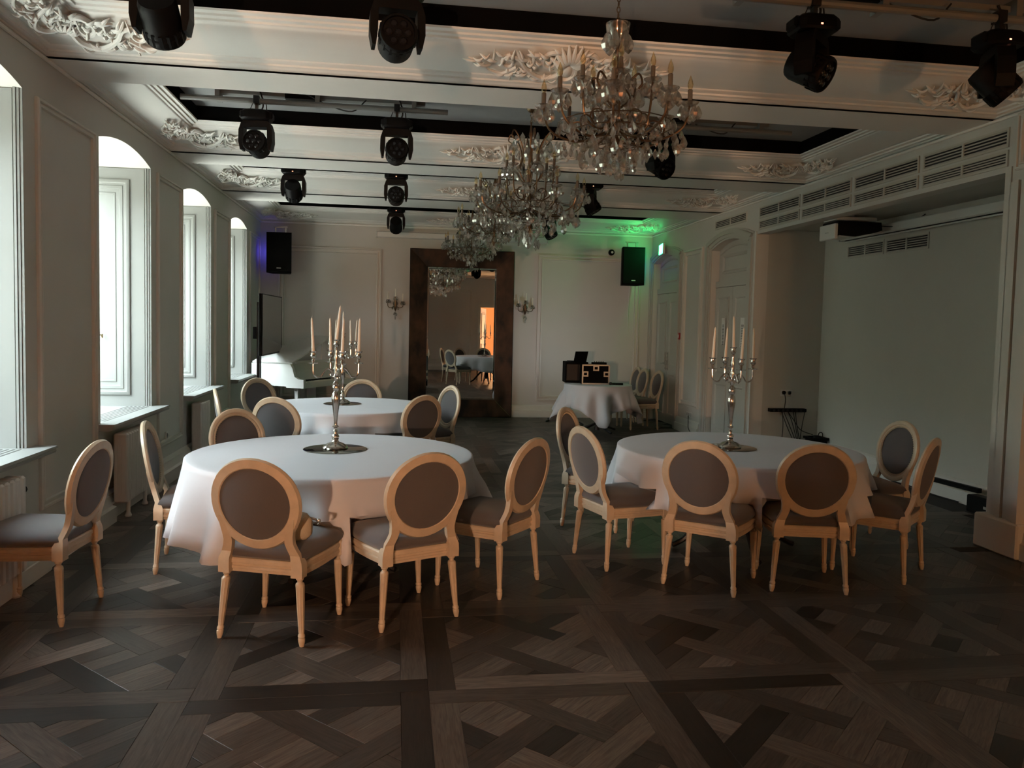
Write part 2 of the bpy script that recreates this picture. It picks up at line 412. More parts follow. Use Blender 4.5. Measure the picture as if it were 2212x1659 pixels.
# ------------------------------------------------------------------ walls
def arch_z(t, spring, rise, w):   # t in 0..1 across the opening
    return spring+rise*(1-(2*t-1)**2)
def arched_wall(mb, mp, y0, y1, z1, ops, depth):
    """mp(y, z, d) -> point. ops = [(ya, yb, sill, spring, rise)]"""
    edges = [y0]
    for o in ops: edges += [o[0], o[1]]
    edges.append(y1)
    for k in range(0, len(edges), 2):
        a, b = edges[k], edges[k+1]
        if b-a > 1e-4: mb.quad(mp(a, 0, 0), mp(b, 0, 0), mp(b, z1, 0), mp(a, z1, 0))
    for a, b, si, sp, ri in ops:
        if si > 0: mb.quad(mp(a, 0, 0), mp(b, 0, 0), mp(b, si, 0), mp(a, si, 0)); mb.quad(mp(a, si, 0), mp(b, si, 0), mp(b, si, depth), mp(a, si, depth))
        N = 16 if ri else 1
        pts = [(a+(b-a)*k/N, arch_z(k/N, sp, ri, b-a)) for k in range(N+1)]
        for (ya, za), (yb, zb) in zip(pts, pts[1:]):
            mb.quad(mp(ya, za, 0), mp(yb, zb, 0), mp(yb, z1, 0), mp(ya, z1, 0))
            mb.quad(mp(ya, za, 0), mp(yb, zb, 0), mp(yb, zb, depth), mp(ya, za, depth))
        for e in (a, b): mb.quad(mp(e, si, 0), mp(e, sp, 0), mp(e, sp, depth), mp(e, si, depth))
    return mb
SPR = 3.0
mb = MB(); ops = [(a, b, .72, SPR, .085) for a, b in WINS]
arched_wall(mb, lambda y, z, d: (XL-d, y, z), YF, YB, 3.3, ops, .72)
wl = mb.build('wall_left', WALL, fix=False, smooth=False); tag(wl, 'cream panelled window wall with arched recesses', kind='structure')
# outer skin so that no sky leaks past the recesses
mb = MB(); arched_wall(mb, lambda y, z, d: (XL-.72-d, y, z), YF-.3, YB+.3, 4.0, ops, .02); mb.build('outer_skin', WALL, wl, smooth=False)
# pier panels
piers = [(YF, 1.55), (1.55, 4.13), (5.35, 6.61), (7.935, 9.08), (10.38, 11.555), (12.77, YB)]
for k, (a, b) in enumerate(piers):
    a2, b2 = a+.16, b-.11
    if k == len(piers)-1: a2, b2 = a+.2, b-.12
    MB().ring((XL, a2, .35), (0, 1, 0), (0, 0, 1), (1, 0, 0), b2-a2, 3.0-.35, MOULD).build('panel_moulding', TRIM, wl)
# fluted edge pilasters on the far jamb of each recess
for a, b in WINS:
    mb = MB()
    for k in range(3): mb.box(XL-.018*(k+1)+.004, b-.006-.006*k, .78, XL-.018*k, b+.001, SPR+.02)
    mb.build('jamb_reeding', REVEAL, wl, smooth=False)

mb = MB()
mb.quad((XL-.1, YB, 0), (XR+.1, YB, 0), (XR+.1, YB, 3.4), (XL-.1, YB, 3.4)).box(XL-.8, YB+.01, 0, XR+1.3, YB+.2, 4.0)
wb = mb.build('wall_back', WALL, smooth=False, fix=False); tag(wb, 'cream end wall with moulded panels and tall mirror', kind='structure')
for x0, x1 in ((-1.98, -.266), (2.475, 4.34)):
    MB().ring((x0, YB, .30), (1, 0, 0), (0, 0, 1), (0, -1, 0), x1-x0, 2.885-.30, GROOVE).build('panel_moulding', TRIM, wb)

D1, D2, NI = (12.62, 13.86), (10.0, 11.21), (5.5, 9.75)
mb = MB()
arched_wall(mb, lambda y, z, d: (XR+d, y, z), YF, YB, 3.4, [(NI[0], NI[1], 0, 2.865, 0), (D2[0], D2[1], 0, 2.78, .11), (D1[0], D1[1], 0, 2.78, .11)], .16)
wr = mb.build('wall_right', WALL, smooth=False, fix=False); tag(wr, 'cream side wall with two doors and wide niche', kind='structure')
MB().ring((XR, 11.52, .42), (0, 1, 0), (0, 0, 1), (-1, 0, 0), .78, 2.45, GROOVE).build('panel_moulding', TRIM, wr)
MB().box(XR+.17, YF, 0, XR+.3, 5.3, 4).box(XR+.17, 9.9, 0, XR+.3, YB, 4).box(XR+.02, YF, 3.3, XR+1.2, YB, 4).build('wall_core', WALL, wr, smooth=False)
# niche shell
mb = MB()
NX = 5.5
mb.quad((NX, 5.3, 0), (NX, 9.75, 0), (NX, 9.75, 2.95), (NX, 5.3, 2.95)).quad((XR, 9.75, 0), (NX, 9.75, 0), (NX, 9.75, 2.95), (XR, 9.75, 2.95))
mb.quad((XR, 5.3, 2.93), (NX, 5.3, 2.93), (NX, 9.75, 2.93), (XR, 9.75, 2.93)).quad((XR, 5.3, 0), (NX, 5.3, 0), (NX, 5.3, 2.95), (XR, 5.3, 2.95))
wn = mb.build('wall_niche', NICHE, smooth=False, fix=False); tag(wn, 'plain grey-green wall inside the wide niche', kind='structure')
MB().box(NX+.02, 5.2, -.1, NX+.12, 9.9, 3.1).build('niche_core', NICHE, wn, smooth=False)
# niche edge casing and near pilaster
mb = MB()
mb.box(XR-.012, NI[1]-.002, 0, XR+.16, NI[1]+.05, 2.9)
mb.build('casing', TRIM, wr, smooth=False)
mb = MB()
for k, (y, w, x) in enumerate(((5.465, .035, .012), (5.425, .03, .03), (5.385, .04, .045), (5.335, .05, .03), (5.27, .06, .045), (5.2, .05, .07))):
    mb.box(XR-x, y-w, 0, XR+.02, y, 2.78)
mb.box(XR-.012, 5.46, 0, XR+.2, 5.52, 2.9)
mb.build('casing', TRIM, wr, smooth=False)
MB().cbox(XR-.085, 5.12, 0, XR+.16, 5.56, .26, .012).build('plinth_block', TRIM, wr)
MB().ring((XR, 4.4, 2.86), (0, 1, 0), (0, 0, 1), (-1, 0, 0), 1.02, .42, MOULD).build('panel_moulding', TRIM, wr)

# wall behind the camera, with two openings to a warmly lit room
DA, DB = (-1.95, -.55), (2.97, 4.15)
mb = MB(); arched_wall(mb, lambda y, z, d: (y, YF-d, z), XL-.7, XR+.4, 4.0, [(DA[0], DA[1], 0, 2.75, 0), (DB[0], DB[1], 0, 2.25, 0)], .2)
wf = mb.build('wall_front', WALL, smooth=False, fix=False); tag(wf, 'cream panelled wall with doorway seen in the mirror', kind='structure')
MB().ring((.9, YF, .35), (1, 0, 0), (0, 0, 1), (0, 1, 0), 1.75, 2.5, MOULD).build('panel_moulding', TRIM, wf)
mb = MB()
for a, b, t in ((DA[0], DA[1], 2.75), (DB[0], DB[1], 2.25)): mb.box(a-.09, YF, 0, a, YF+.03, t+.09).box(b, YF, 0, b+.09, YF+.03, t+.09).box(a, YF, t, b, YF+.03, t+.09)
mb.build('casing', TRIM, wf, smooth=False)
mb = MB()
x0, x1, y0, y1 = -3.2, 5.2, -5.2, -.7
mb.quad((x0, y0, 0), (x1, y0, 0), (x1, y0, 3), (x0, y0, 3)).quad((x0, y0, 0), (x0, y1, 0), (x0, y1, 3), (x0, y0, 3)).quad((x1, y0, 0), (x1, y1, 0), (x1, y1, 3), (x1, y0, 3)).quad((x0, y0, 3), (x1, y0, 3), (x1, y1, 3), (x0, y1, 3)).quad((x0, y1, 2.76), (x1, y1, 2.76), (x1, y1, 3), (x0, y1, 3))
wo_ = mb.build('wall_hall', WARM, smooth=False, fix=False); tag(wo_, 'warm coloured walls of the lit room beyond the doorway', kind='structure')
MB().box(x0, y0, -.1, x1, YF, -.001).build('hall_floor', mat('hall_oak', (.16, .08, .03), .35), wo_, smooth=False)
# open door leaf at the lit doorway
dl = empty('door_3', (DB[0]+.03, YF-.2, 0), radians(-72)); tag(dl, 'open panelled door leaf at the orange-lit doorway', kind='structure')
MB().box(0, -.045, .01, .95, 0, 2.23).build('leaf', DOORP, dl, smooth=False)
for z0, z1 in ((.2, .95), (1.1, 2.05)): MB().ring((.12, 0, z0), (1, 0, 0), (0, 0, 1), (0, 1, 0), .7, z1-z0, MOULD).build('door_panel', DOORP, dl)
def wall_lamp(loc, energy, col, label, rad):
    t = empty('wall_lamp', loc); tag(t, label, 'wall lamp')
    MB().lathe([(.05, -.12), (.06, -.1), (.05, -.06), (.02, -.05)], 14).build('lamp_base', BRONZE, t)
    MB().ball((0, 0, 0), .045, 12, 8).build('bulb', BULBW, t)
    L = bpy.data.lights.new('bulb_light', 'POINT'); L.energy = energy; L.color = col; L.shadow_soft_size = rad
    o = bpy.data.objects.new('bulb_light', L); C.objects.link(o); o.parent = t; o.location = (0, 0, 0)
    return t
wall_lamp((-2.12, -3.6, 1.6), 1900, (1, .60, .38), 'warm glowing lamp in the hall behind the wide opening', .07)
wall_lamp((3.7, -1.35, 1.0), 200, (1, .50, .22), 'warm glowing lamp beyond the narrow doorway', .1)

# baseboards
BP = [(0, 0), (.055, 0), (.055, .12), (.04, .13), (.035, .15), (.03, .2), (.012, .215), (0, .22)]
def baseboard(name, p0, p1, nrm, label):
    p0, p1 = V(p0), V(p1); d = (p1-p0).normalized()
    mb = MB().prism(BP, p0, nrm, (0, 0, 1), d, (p1-p0).length)
    return tag(mb.build(name, TRIM), label, kind='structure')
b0 = struct('baseboard_left', 'moulded skirting and plinths under the windows')
for a, b in piers:
    MB().prism([(x*2, z) for x, z in BP], (XL, a-.02, 0), (1, 0, 0), (0, 0, 1), (0, 1, 0), b-a+.04).build('baseboard_piece', TRIM, b0)
for a, b in WINS:
    MB().prism(BP, (XL, a, 0), (1, 0, 0), (0, 0, 1), (0, 1, 0), b-a).build('baseboard_piece', TRIM, b0)
b0 = struct('baseboard_back', 'moulded skirting along the end wall')
for a, b in ((XL, .21), (2.05, XR)): MB().prism(BP, (a, YB, 0), (0, -1, 0), (0, 0, 1), (1, 0, 0), b-a).build('baseboard_piece', TRIM, b0)
b0 = struct('baseboard_right', 'moulded skirting along the door wall')
for a, b in ((9.78, 9.86), (11.44, 12.42), (YF, 5.12)): MB().prism(BP, (XR, a, 0), (-1, 0, 0), (0, 0, 1), (0, 1, 0), b-a).build('baseboard_piece', TRIM, b0)
baseboard('baseboard_niche', (NX, 5.3, 0), (NX, 9.75, 0), (-1, 0, 0), 'low skirting along the niche wall')
b0 = struct('baseboard_front', 'skirting on the wall beside the doorway in the mirror')
MB().prism(BP, (DA[1]+.09, YF, 0), (0, 1, 0), (0, 0, 1), (1, 0, 0), DB[0]-DA[1]-.18).build('baseboard_piece', TRIM, b0)
# floor-standing plinth ledge before the second near window (visible at lower left)
MB().cbox(XL+.04, 4.0, 0, XL+.135, 5.37, .115, .006).build('plinth_ledge', TRIM, bpy.data.objects['baseboard_left'])

# ------------------------------------------------------------------ ceiling: beams, coffers, mouldings, stucco
ce = struct('ceiling', 'white coffered ceiling with stucco friezes and dark recesses')
BEAMS = [(5.67, 6.14), (8.55, 9.10), (10.92, 11.67)]
BAYS = [(.3, 5.67), (6.14, 8.55), (9.10, 10.92), (11.67, 14.0)]
CP = [(0, 3.285), (0, 3.298), (.012, 3.302), (.018, 3.312), (.05, 3.316), (.055, 3.328), (.088, 3.334), (.094, 3.346), (.13, 3.352), (.15, 3.354),
      (.22, 3.366), (.30, 3.388), (.38, 3.418), (.39, 3.432), (.415, 3.434), (.42, 3.446), (.455, 3.448), (.46, 3.460), (.495, 3.463), (.5, 3.475)]
KS = .84
KF = [1.16, 1.26, 1.42, 1.30]; KN = [1.0, 1.2, .9, 1.2]
RIM = []
for k, (a, b) in enumerate(BAYS):
    mb = MB(); w = XR-XL; hh = b-a
    mb.ring((XL, a, 0), (1, 0, 0), (0, 1, 0), (0, 0, 1), w, hh, CP, sc=(KS, KS, KN[k], KF[k]))
    mb.build('coffer_moulding', STUCCO, ce, fix=False, ang=.9)
    x0, x1, y0, y1 = XL+.5*KS, XR-.5*KS, a+.5*KN[k], b-.5*KF[k]; RIM.append((x0, x1, y0, y1))
    mb = MB(); zc = 3.61; e = .02
    mb.quad((x0-e, y0-e, 3.475), (x1+e, y0-e, 3.475), (x1+e, y0-e, zc), (x0-e, y0-e, zc)).quad((x0-e, y1+e, 3.475), (x1+e, y1+e, 3.475), (x1+e, y1+e, zc), (x0-e, y1+e, zc))
    mb.quad((x0-e, y0-e, 3.475), (x0-e, y1+e, 3.475), (x0-e, y1+e, zc), (x0-e, y0-e, zc)).quad((x1+e, y0-e, 3.475), (x1+e, y1+e, 3.475), (x1+e, y1+e, zc), (x1+e, y0-e, zc))
    mb.build('coffer_side', DARKS, ce, fix=False, smooth=False)
    mb = MB().quad((x0-e, y0-e, zc), (x1+e, y0-e, zc), (x1+e, y1+e, zc), (x0-e, y1+e, zc))
    mb.build('coffer_recess', DARKC, ce, fix=False, smooth=False)
for k, (a, b) in enumerate(BEAMS):
    o = MB().box(XL, a, ZC-.0, XR, b, ZC+.02).build('ceiling_beam', STUCCO, smooth=False)
    tag(o, ['nearest white ceiling beam with flat underside', 'middle white ceiling beam with flat underside', 'farthest white ceiling beam with flat underside'][k], kind='structure')
MB().box(XL, YF, ZC, XR, .3, ZC+.02).box(XL-.8, YF-.2, 4.0, XR+1.3, YB+.2, 4.1).build('roof_slab', STUCCO, ce, smooth=False)

def spiral(c, r0, r1, a0, turns, k=26):
    return [(c[0]+(r0+(r1-r0)*(j/k)**.8)*cos(a0+2*pi*turns*j/k), c[1]+(r0+(r1-r0)*(j/k)**.8)*sin(a0+2*pi*turns*j/k), .006) for j in range(k+1)]
def leaf(mb, p, ang, L, w, bend=.6, lift=.012):
    pts = []; R = []; a = ang; x, y = p
    for j in range(7):
        t = j/6; pts.append((x, y, .004+lift*sin(pi*t))); R.append(w*(sin(pi*(.12+.83*t))**.8)); x += cos(a)*L/6; y += sin(a)*L/6; a += bend/6
    mb.tube(pts, R, 6, flat=.7)
def wing(mb, sg=1, s=1):
    """rocaille wing growing along +u from u=0, v about -.13 .. .13"""
    def T(p): return [(sg*q[0]*s, q[1]*s, q[2]*s if len(q) > 2 else .006) for q in p]
    sub = MB(); r = random.Random(5)
    def sc(pts, ra, rb): sub.tube(T(pts), [(ra+(rb-ra)*j/(len(pts)-1))*s for j in range(len(pts))], 6, flat=.8)
    sc(spiral((.13, .035), .095, .018, pi*1.05, -1.35), .017, .008)
    sc([tuple(p) for p in bez([(.035, .03, .006), (.06, -.07, .008), (.17, -.1, .01), (.29, -.035, .01), (.36, .04, .008), (.45, .06, .006)], 6)], .018, .010)
    sc(spiral((.42, .005), .06, .012, pi*.5, -1.25), .013, .006)
    sc([tuple(p) for p in bez([(.36, -.03, .006), (.45, -.085, .008), (.55, -.06, .008), (.62, .0, .006), (.70, .02, .004)], 6)], .013, .004)
    sc(spiral((.27, -.075), .04, .008, 0, 1.2), .011, .005)
    for u, v, a, L, w, b in ((.2, .07, .6, .12, .014, -1.4), (.24, .05, 1.2, .1, .012, -1.2), (.28, .03, .2, .13, .013, .9), (.33, .03, 1.5, .08, .011, -1), (.3, -.05, -1.0, .08, .012, 1.2),
                             (.36, -.06, -.7, .1, .012, .8), (.42, -.08, -.4, .09, .010, .7), (.5, .0, .7, .1, .011, -1.1), (.54, -.03, .1, .13, .011, .6), (.56, .02, .9, .08, .009, -1), (.1, -.08, -.5, .1, .012, .9),
                             (.15, -.1, -.2, .12, .011, .6), (.47, .05, .9, .07, .01, -1), (.62, .0, .3, .12, .009, -.6), (.08, .1, 1.0, .07, .011, -1.2)):
        m2 = MB(); leaf(m2, (u, v), a, L, w, b); sub.f += [tuple(i+len(sub.v) for i in ff) for ff in m2.f]; sub.v += T(m2.v)
    for _ in range(30):
        u = r.uniform(.04, .6); v = r.uniform(-.1, .08)*(1-.4*u); m2 = MB(); leaf(m2, (u, v), r.uniform(-1.3, 1.5), r.uniform(.04, .085), r.uniform(.006, .011), r.uniform(-1.5, 1.5), .016); sub.f += [tuple(i+len(sub.v) for i in ff) for ff in m2.f]; sub.v += T(m2.v)
    for _ in range(14): sub.ball((sg*s*r.uniform(.05, .55), s*r.uniform(-.09, .08), .006), s*r.uniform(.007, .014), 6, 4)
    mb.f += [tuple(i+len(mb.v) for i in ff) for ff in sub.f]; mb.v += sub.v
    return mb
def fan(mb, s=1):
    for k in range(9):
        a = pi*(.1+.8*k/8); m2 = MB(); leaf(m2, (0, .02), a, .13*s, .016*s, 0, .02); mb.f += [tuple(i+len(mb.v) for i in ff) for ff in m2.f]; mb.v += m2.v
    mb.tube([(.05*s*cos(t), -.02*s+.06*s*sin(t), .012) for t in [2*pi*j/20 for j in range(20)]], .010*s, 6, closed=True)
    mb.ball((0, -.02*s, .0), .042*s, 10, 6, (1, 1.2, .5))
    return mb
w_r = wing(MB(), 1).mesh('stucco_scroll', RELIEF); w_l = wing(MB(), -1).mesh('stucco_scroll', RELIEF)
mb = MB(); wing(mb, 1, .92); wing(mb, -1, .92); fan(mb, 1.1); ctr = mb.mesh('stucco_cartouche', RELIEF)
cor = fan(MB(), .8).mesh('stucco_shell', RELIEF)
def frieze(bay, side, t, sub):
    """point and basis on the sloped frieze; side far/left/right, t = position along, sub = inset fraction"""
    a, b = BAYS[bay]; d = .26; z = 3.374
    if side == 'far': k = KF[bay]; return V((t, b-d*k, z)), V((1, 0, 0)), V((0, -.23*k, .064)), V((0, -.064, -.23*k))
    if side == 'left': k = KS; return V((XL+d*k, t, z)), V((0, 1, 0)), V((.23*k, 0, .064)), V((.064, 0, -.23*k))
    k = KS; return V((XR-d*k, t, z)), V((0, -1, 0)), V((-.23*k, 0, .064)), V((-.064, 0, -.23*k))
def stucco(me, bay, side, t, scale=1):
    o, u, v, nn = frieze(bay, side, t, 0); M = basis(o, u, v, nn) @ Matrix.Diagonal((scale, scale*(1.5 if side == 'far' else 1.05), 1.7, 1)); x = put(me.name, me, ce, M=M); return x
for k in range(4):
    a, b = BAYS[k]
    stucco(w_r, k, 'far', XL+.26*KS+.02, 1.0); stucco(w_l, k, 'far', XR-.26*KS-.02, 1.0)
    if k < 3 or True: stucco(ctr, k, 'far', 1.12, 1.05 if k < 2 else .95)
    y = b-.26*KF[k]
    stucco(w_l, k, 'left', y-.02, .9); stucco(w_r, k, 'right', y-.02, .9)
    for x, u in ((XL+.27*KS, (1, 1, 0)), (XR-.27*KS, (1, -1, 0))):
        M = basis((x, b-.27*KF[k], 3.378), u, V((0, 0, -1)).cross(V(u)), (0, 0, -1)) @ Matrix.Diagonal((1, 1, 1.3, 1)); put('stucco_shell', cor, ce, M=M)
# cornice strip where walls meet the ceiling
o = struct('trim_1', 'thin cornice bead at the top of the walls')
MB().tube([(XL+.008, YF, ZC-.006), (XL+.008, YB, ZC-.006)], .014, 8).build('cornice_bead', STUCCO, o)
MB().tube([(XL, YB-.008, ZC-.006), (XR, YB-.008, ZC-.006)], .018, 8).build('cornice_bead', STUCCO, o)
MB().tube([(XR-.008, YF, ZC-.006), (XR-.008, YB, ZC-.006)], .014, 8).build('cornice_bead', STUCCO, o)
# unseen facade, added to block low sky light at the windows
o = tag(MB().box(-14, -30, -4, -13, 45, 5.2).build('facade_sky_blocker', mat('facade_render', (.22, .23, .19), .9, noise=.2, nscale=.6), smooth=False), 'plain unseen facade added to block the low sky light', kind='structure')
for j in range(12):
    for z in (-1.2, 2.0): MB().box(-12.99, -24+j*5, z, -12.95, -22.6+j*5, z+1.9).build('facade_window', LENS, o, smooth=False)
# ------------------------------------------------------------------ windows with panelled reveals, sills and radiators
ORD = ['nearest', 'second', 'third', 'farthest']
for k, (a, b) in enumerate(WINS):
    w = tag(empty('window_%d' % (k+1), (0, 0, 0)), ORD[k]+' tall arched window with white panelled reveal', kind='structure')
    for face, y, nn in (('far', b-.012, -1), ('near', a+.012, 1)):
        x1 = XL-.058
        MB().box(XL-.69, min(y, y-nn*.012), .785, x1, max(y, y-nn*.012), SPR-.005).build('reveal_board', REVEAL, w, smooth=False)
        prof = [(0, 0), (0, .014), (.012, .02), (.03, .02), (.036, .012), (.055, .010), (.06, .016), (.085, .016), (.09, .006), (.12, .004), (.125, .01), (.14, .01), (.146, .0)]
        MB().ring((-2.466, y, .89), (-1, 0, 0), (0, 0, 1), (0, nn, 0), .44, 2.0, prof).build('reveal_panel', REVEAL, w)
    fx = XL-.66
    mb = MB()
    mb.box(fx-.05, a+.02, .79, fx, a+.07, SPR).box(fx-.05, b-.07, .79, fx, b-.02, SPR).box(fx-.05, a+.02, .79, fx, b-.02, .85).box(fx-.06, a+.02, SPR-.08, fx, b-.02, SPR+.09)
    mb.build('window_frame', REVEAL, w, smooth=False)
    mid = (a+b)/2
    MB().box(fx-.05, mid-.03, .85, fx+.01, mid+.03, SPR-.08).build('mullion', REVEAL, w, smooth=False)
    for z in (2.28,): MB().box(fx-.045, a+.09, z-.015, fx-.005, b-.09, z+.015).build('glazing_bar', REVEAL, w, smooth=False)
    for y0, y1 in ((a+.07, mid-.03), (mid+.03, b-.07)):
        for z0, z1 in ((.85, 2.265), (2.295, SPR-.08)): MB().box(fx-.03, y0, z0, fx-.026, y1, z1).build('pane', PANE, w, smooth=False)
    h = MB().lathe([(.006, 0), (.012, .01), (.012, .03), (.006, .04)], 8, (-2.705, b-.05, 1.42)).tube([(-2.705, b-.03, 1.45), (-2.705, b-.08, 1.45), (-2.75, b-.10, 1.45)], .007, 6); h.build('handle', NAIL, w)
    # sill
    s_ = tag(empty('window_sill', (0, 0, 0)), ORD[k]+' white marble-like window sill with slotted vent', kind='structure')
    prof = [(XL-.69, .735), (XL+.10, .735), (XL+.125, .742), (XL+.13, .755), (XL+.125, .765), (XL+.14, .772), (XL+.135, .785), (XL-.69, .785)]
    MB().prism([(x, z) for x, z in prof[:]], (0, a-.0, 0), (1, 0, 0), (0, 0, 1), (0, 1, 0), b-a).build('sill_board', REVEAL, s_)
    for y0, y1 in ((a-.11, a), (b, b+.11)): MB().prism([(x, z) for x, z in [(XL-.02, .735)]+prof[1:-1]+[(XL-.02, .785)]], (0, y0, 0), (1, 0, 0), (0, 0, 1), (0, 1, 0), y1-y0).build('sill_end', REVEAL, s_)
    for j in range(6): MB().box(XL-.20+j*.036, a+.12, .7845, XL-.186+j*.036, b-.06, .7865).build('vent_slot', mat('slot_dark', (.12, .12, .11), .7), s_, smooth=False)
def radiator(y0, y1, label, col=RADI):
    t = empty('radiator', (XL+.115, y0, 0)); tag(t, label, 'radiator', 'radiators under the windows')
    nsec = int((y1-y0)/.062); mb = MB()
    sec = MB().cbox(-.055, .004, .13, .055, .058, .69, .012)
    for x in (-.03, .0, .03): sec.box(x-.008, -.001, .2, x+.008, .063, .6)
    me = sec.mesh('section', col)
    for j in range(nsec): put('section', me, t, (0, j*.062, 0))
    for j in (1, nsec-2):
        MB().lathe([(.022, 0), (.028, .012), (.016, .04), (.02, .14)], 10, (.03, j*.062+.03, 0)).build('leg', col, t)
    MB().lathe([(.012, 0), (.022, .01), (.022, .04), (.012, .05)], 10, (.02, nsec*.062, .6), Matrix.Rotation(-pi/2, 4, 'X')).build('valve', BLACK, t)
radiator(6.70, 7.32, 'white ribbed radiator beside the chair with edge-on back')
radiator(9.16, 9.62, 'white ribbed radiator under the third window, behind the first table')
radiator(4.2, 5.0, 'white ribbed radiator at the picture edge by the outward-facing chair')

# ------------------------------------------------------------------ doors on the right wall
def door(nm, y0, y1, label, papers):
    t = tag(empty(nm, (XR, 0, 0)), label, kind='structure')
    c = MB()
    def arcs(off, N=16): return [(y0-off+(y1-y0+2*off)*k/N, arch_z(k/N, 2.78+off*.6, .11+off*.1, 1)) for k in range(N+1)]
    for off0, off1, x in ((0, .035, -.012), (.035, .10, -.026), (.10, .17, -.04), (.17, .20, -.018)):
        A, B = arcs(off0), arcs(off1)
        for (p0, p1, q0, q1) in zip(A, A[1:], B, B[1:]):
            c.prism([p0, p1, q1, q0], (0, 0, 0), (0, 1, 0), (0, 0, 1), (1, 0, 0), x)
        c.box(x, y0-off1, 0, 0, y0-off0, A[0][1]); c.box(x, y1+off0, 0, 0, y1+off1, A[0][1])
    c.build('casing', DOORP, t, smooth=False)
    X = .12
    MB().box(X, y0, 0, X+.05, y1, 2.95).build('backing', DOORP, t, smooth=False)
    # transom
    MB().box(X-.05, y0, 2.245, X, y1, 2.33).build('transom_rail', DOORP, t, smooth=False)
    MB().ring((X, y0+.16, 2.44), (0, 1, 0), (0, 0, 1), (-1, 0, 0), y1-y0-.32, .27, [(0, 0), (0, .02), (.02, .03), (.035, .02), (.045, .005)]).build('transom_panel', DOORP, t)
    N = 12; A = [(y0+.05+(y1-y0-.1)*k/N, arch_z(k/N, 2.72, .1, 1)) for k in range(N+1)]
    MB().tube([(X-.01, y, z) for y, z in A], .014, 6).build('transom_moulding', DOORP, t)
    mid = (y0+y1)/2
    for a, b, s_ in ((y0+.01, mid-.003, 1), (mid+.003, y1-.01, -1)):
        lf = MB().box(X-.045, a, .012, X-.002, b, 2.235).build('leaf', DOORP, t, smooth=False)
        for z0, z1 in ((.16, .86), (1.0, 2.1)):
            MB().ring((X-.045, a+.10, z0), (0, 1, 0), (0, 0, 1), (-1, 0, 0), b-a-.2, z1-z0, [(0, 0), (0, .012), (.014, .016), (.026, .006), (.035, -.004), (.05, .002), (.052, -.0)]).build('panel', DOORP, lf)
        e = mid-.05 if s_ == 1 else mid+.05
        h = MB().box(X-.056, e-.018, .92, X-.045, e+.018, 1.24)
        h.tube([(X-.05, e, 1.04), (X-.095, e, 1.04), (X-.1, e-s_*.11, 1.035)], .009, 6)
        for j in range(5): h.ball((X-.06, e, .95+j*.065), .012, 6, 4)
        h.build('handle', ALU, lf)
    for (a, b, z0, z1) in papers:
        p = MB().box(X-.066, a, z0, X-.063, b, z1).build('sign', PAPER, smooth=False); p.location.x = XR
        tag(p, 'narrow white printed sheet on the %s leaf of the nearer door' % ('far' if a > mid else 'near'), 'sign')
        for j in range(14):
            z = z1-.10-j*.021*(z1-z0)/.38
            MB().box(X-.0675, a+.03, z-.006, X-.0658, b-.03, z+.004).build('printed_line', INK, p, smooth=False)
    return t
door('door_1', D1[0], D1[1], 'grey double door with arched transom in the far corner', [])
door('door_2', D2[0], D2[1], 'grey double door with arched transom beside the niche', [(10.78, 10.90, 1.42, 1.80), (10.13, 10.27, 1.40, 1.80)])

# ------------------------------------------------------------------ ventilation grilles
def grille(loc, L, hgt, nslat, u, nn, label, group):
    t = empty('vent_grille', loc); t.matrix_world = basis(loc, u, (0, 0, 1), nn); tag(t, label, 'vent', group)
    MB().ring((0, 0, 0), (1, 0, 0), (0, 1, 0), (0, 0, 1), L, hgt, [(-.012, 0), (-.012, .012), (.006, .012), (.006, 0)]).build('frame', GRILLE, t)
    MB().box(.004, .004, -.02, L-.004, hgt-.004, .001).build('duct', VOID, t, smooth=False)
    MB().box(L/2-.01, 0, 0, L/2+.01, hgt, .012).build('mullion', GRILLE, t, smooth=False)
    me = MB().prism([(0, 0), (.008, .004), (.008, .009), (0, .006)], (0, 0, 0), (0, 0, 1), (0, 1, 0), (1, 0, 0), L/2-.02).mesh('slat', GRILLE, smooth=False)
    for j in range(nslat):
        for x in (.01, L/2+.01): put('slat', me, t, (x, (j+.5)*hgt/nslat-.004, .002))
GN = ['nearest to the fluted pilaster', 'second from the fluted pilaster', 'third from the fluted pilaster', 'above the projector, farthest from the pilaster']
for k, (a, b) in enumerate(((5.52, 6.49), (6.57, 7.55), (7.63, 8.6), (8.68, 9.68))):
    for z0, z1, rw in ((3.065, 3.19, 'upper'), (2.92, 3.02, 'lower')):
        grille((XR, b, z0), b-a, z1-z0, 5, (0, -1, 0), (-1, 0, 0), 'slatted vent in the %s row over the niche, %s' % (rw, GN[k]), 'vents over the niche')
grille((XR, 11.1, 3.08), 1.02, .11, 5, (0, -1, 0), (-1, 0, 0), 'slatted vent above the door beside the niche', None)
grille((NX, 9.2, 2.55), .72, .14, 6, (0, -1, 0), (-1, 0, 0), 'slatted vent high on the niche wall, nearer the corner', 'vents inside the niche')
grille((NX, 8.42, 2.54), .72, .15, 6, (0, -1, 0), (-1, 0, 0), 'slatted vent high on the niche wall, nearer the pilaster', 'vents inside the niche')

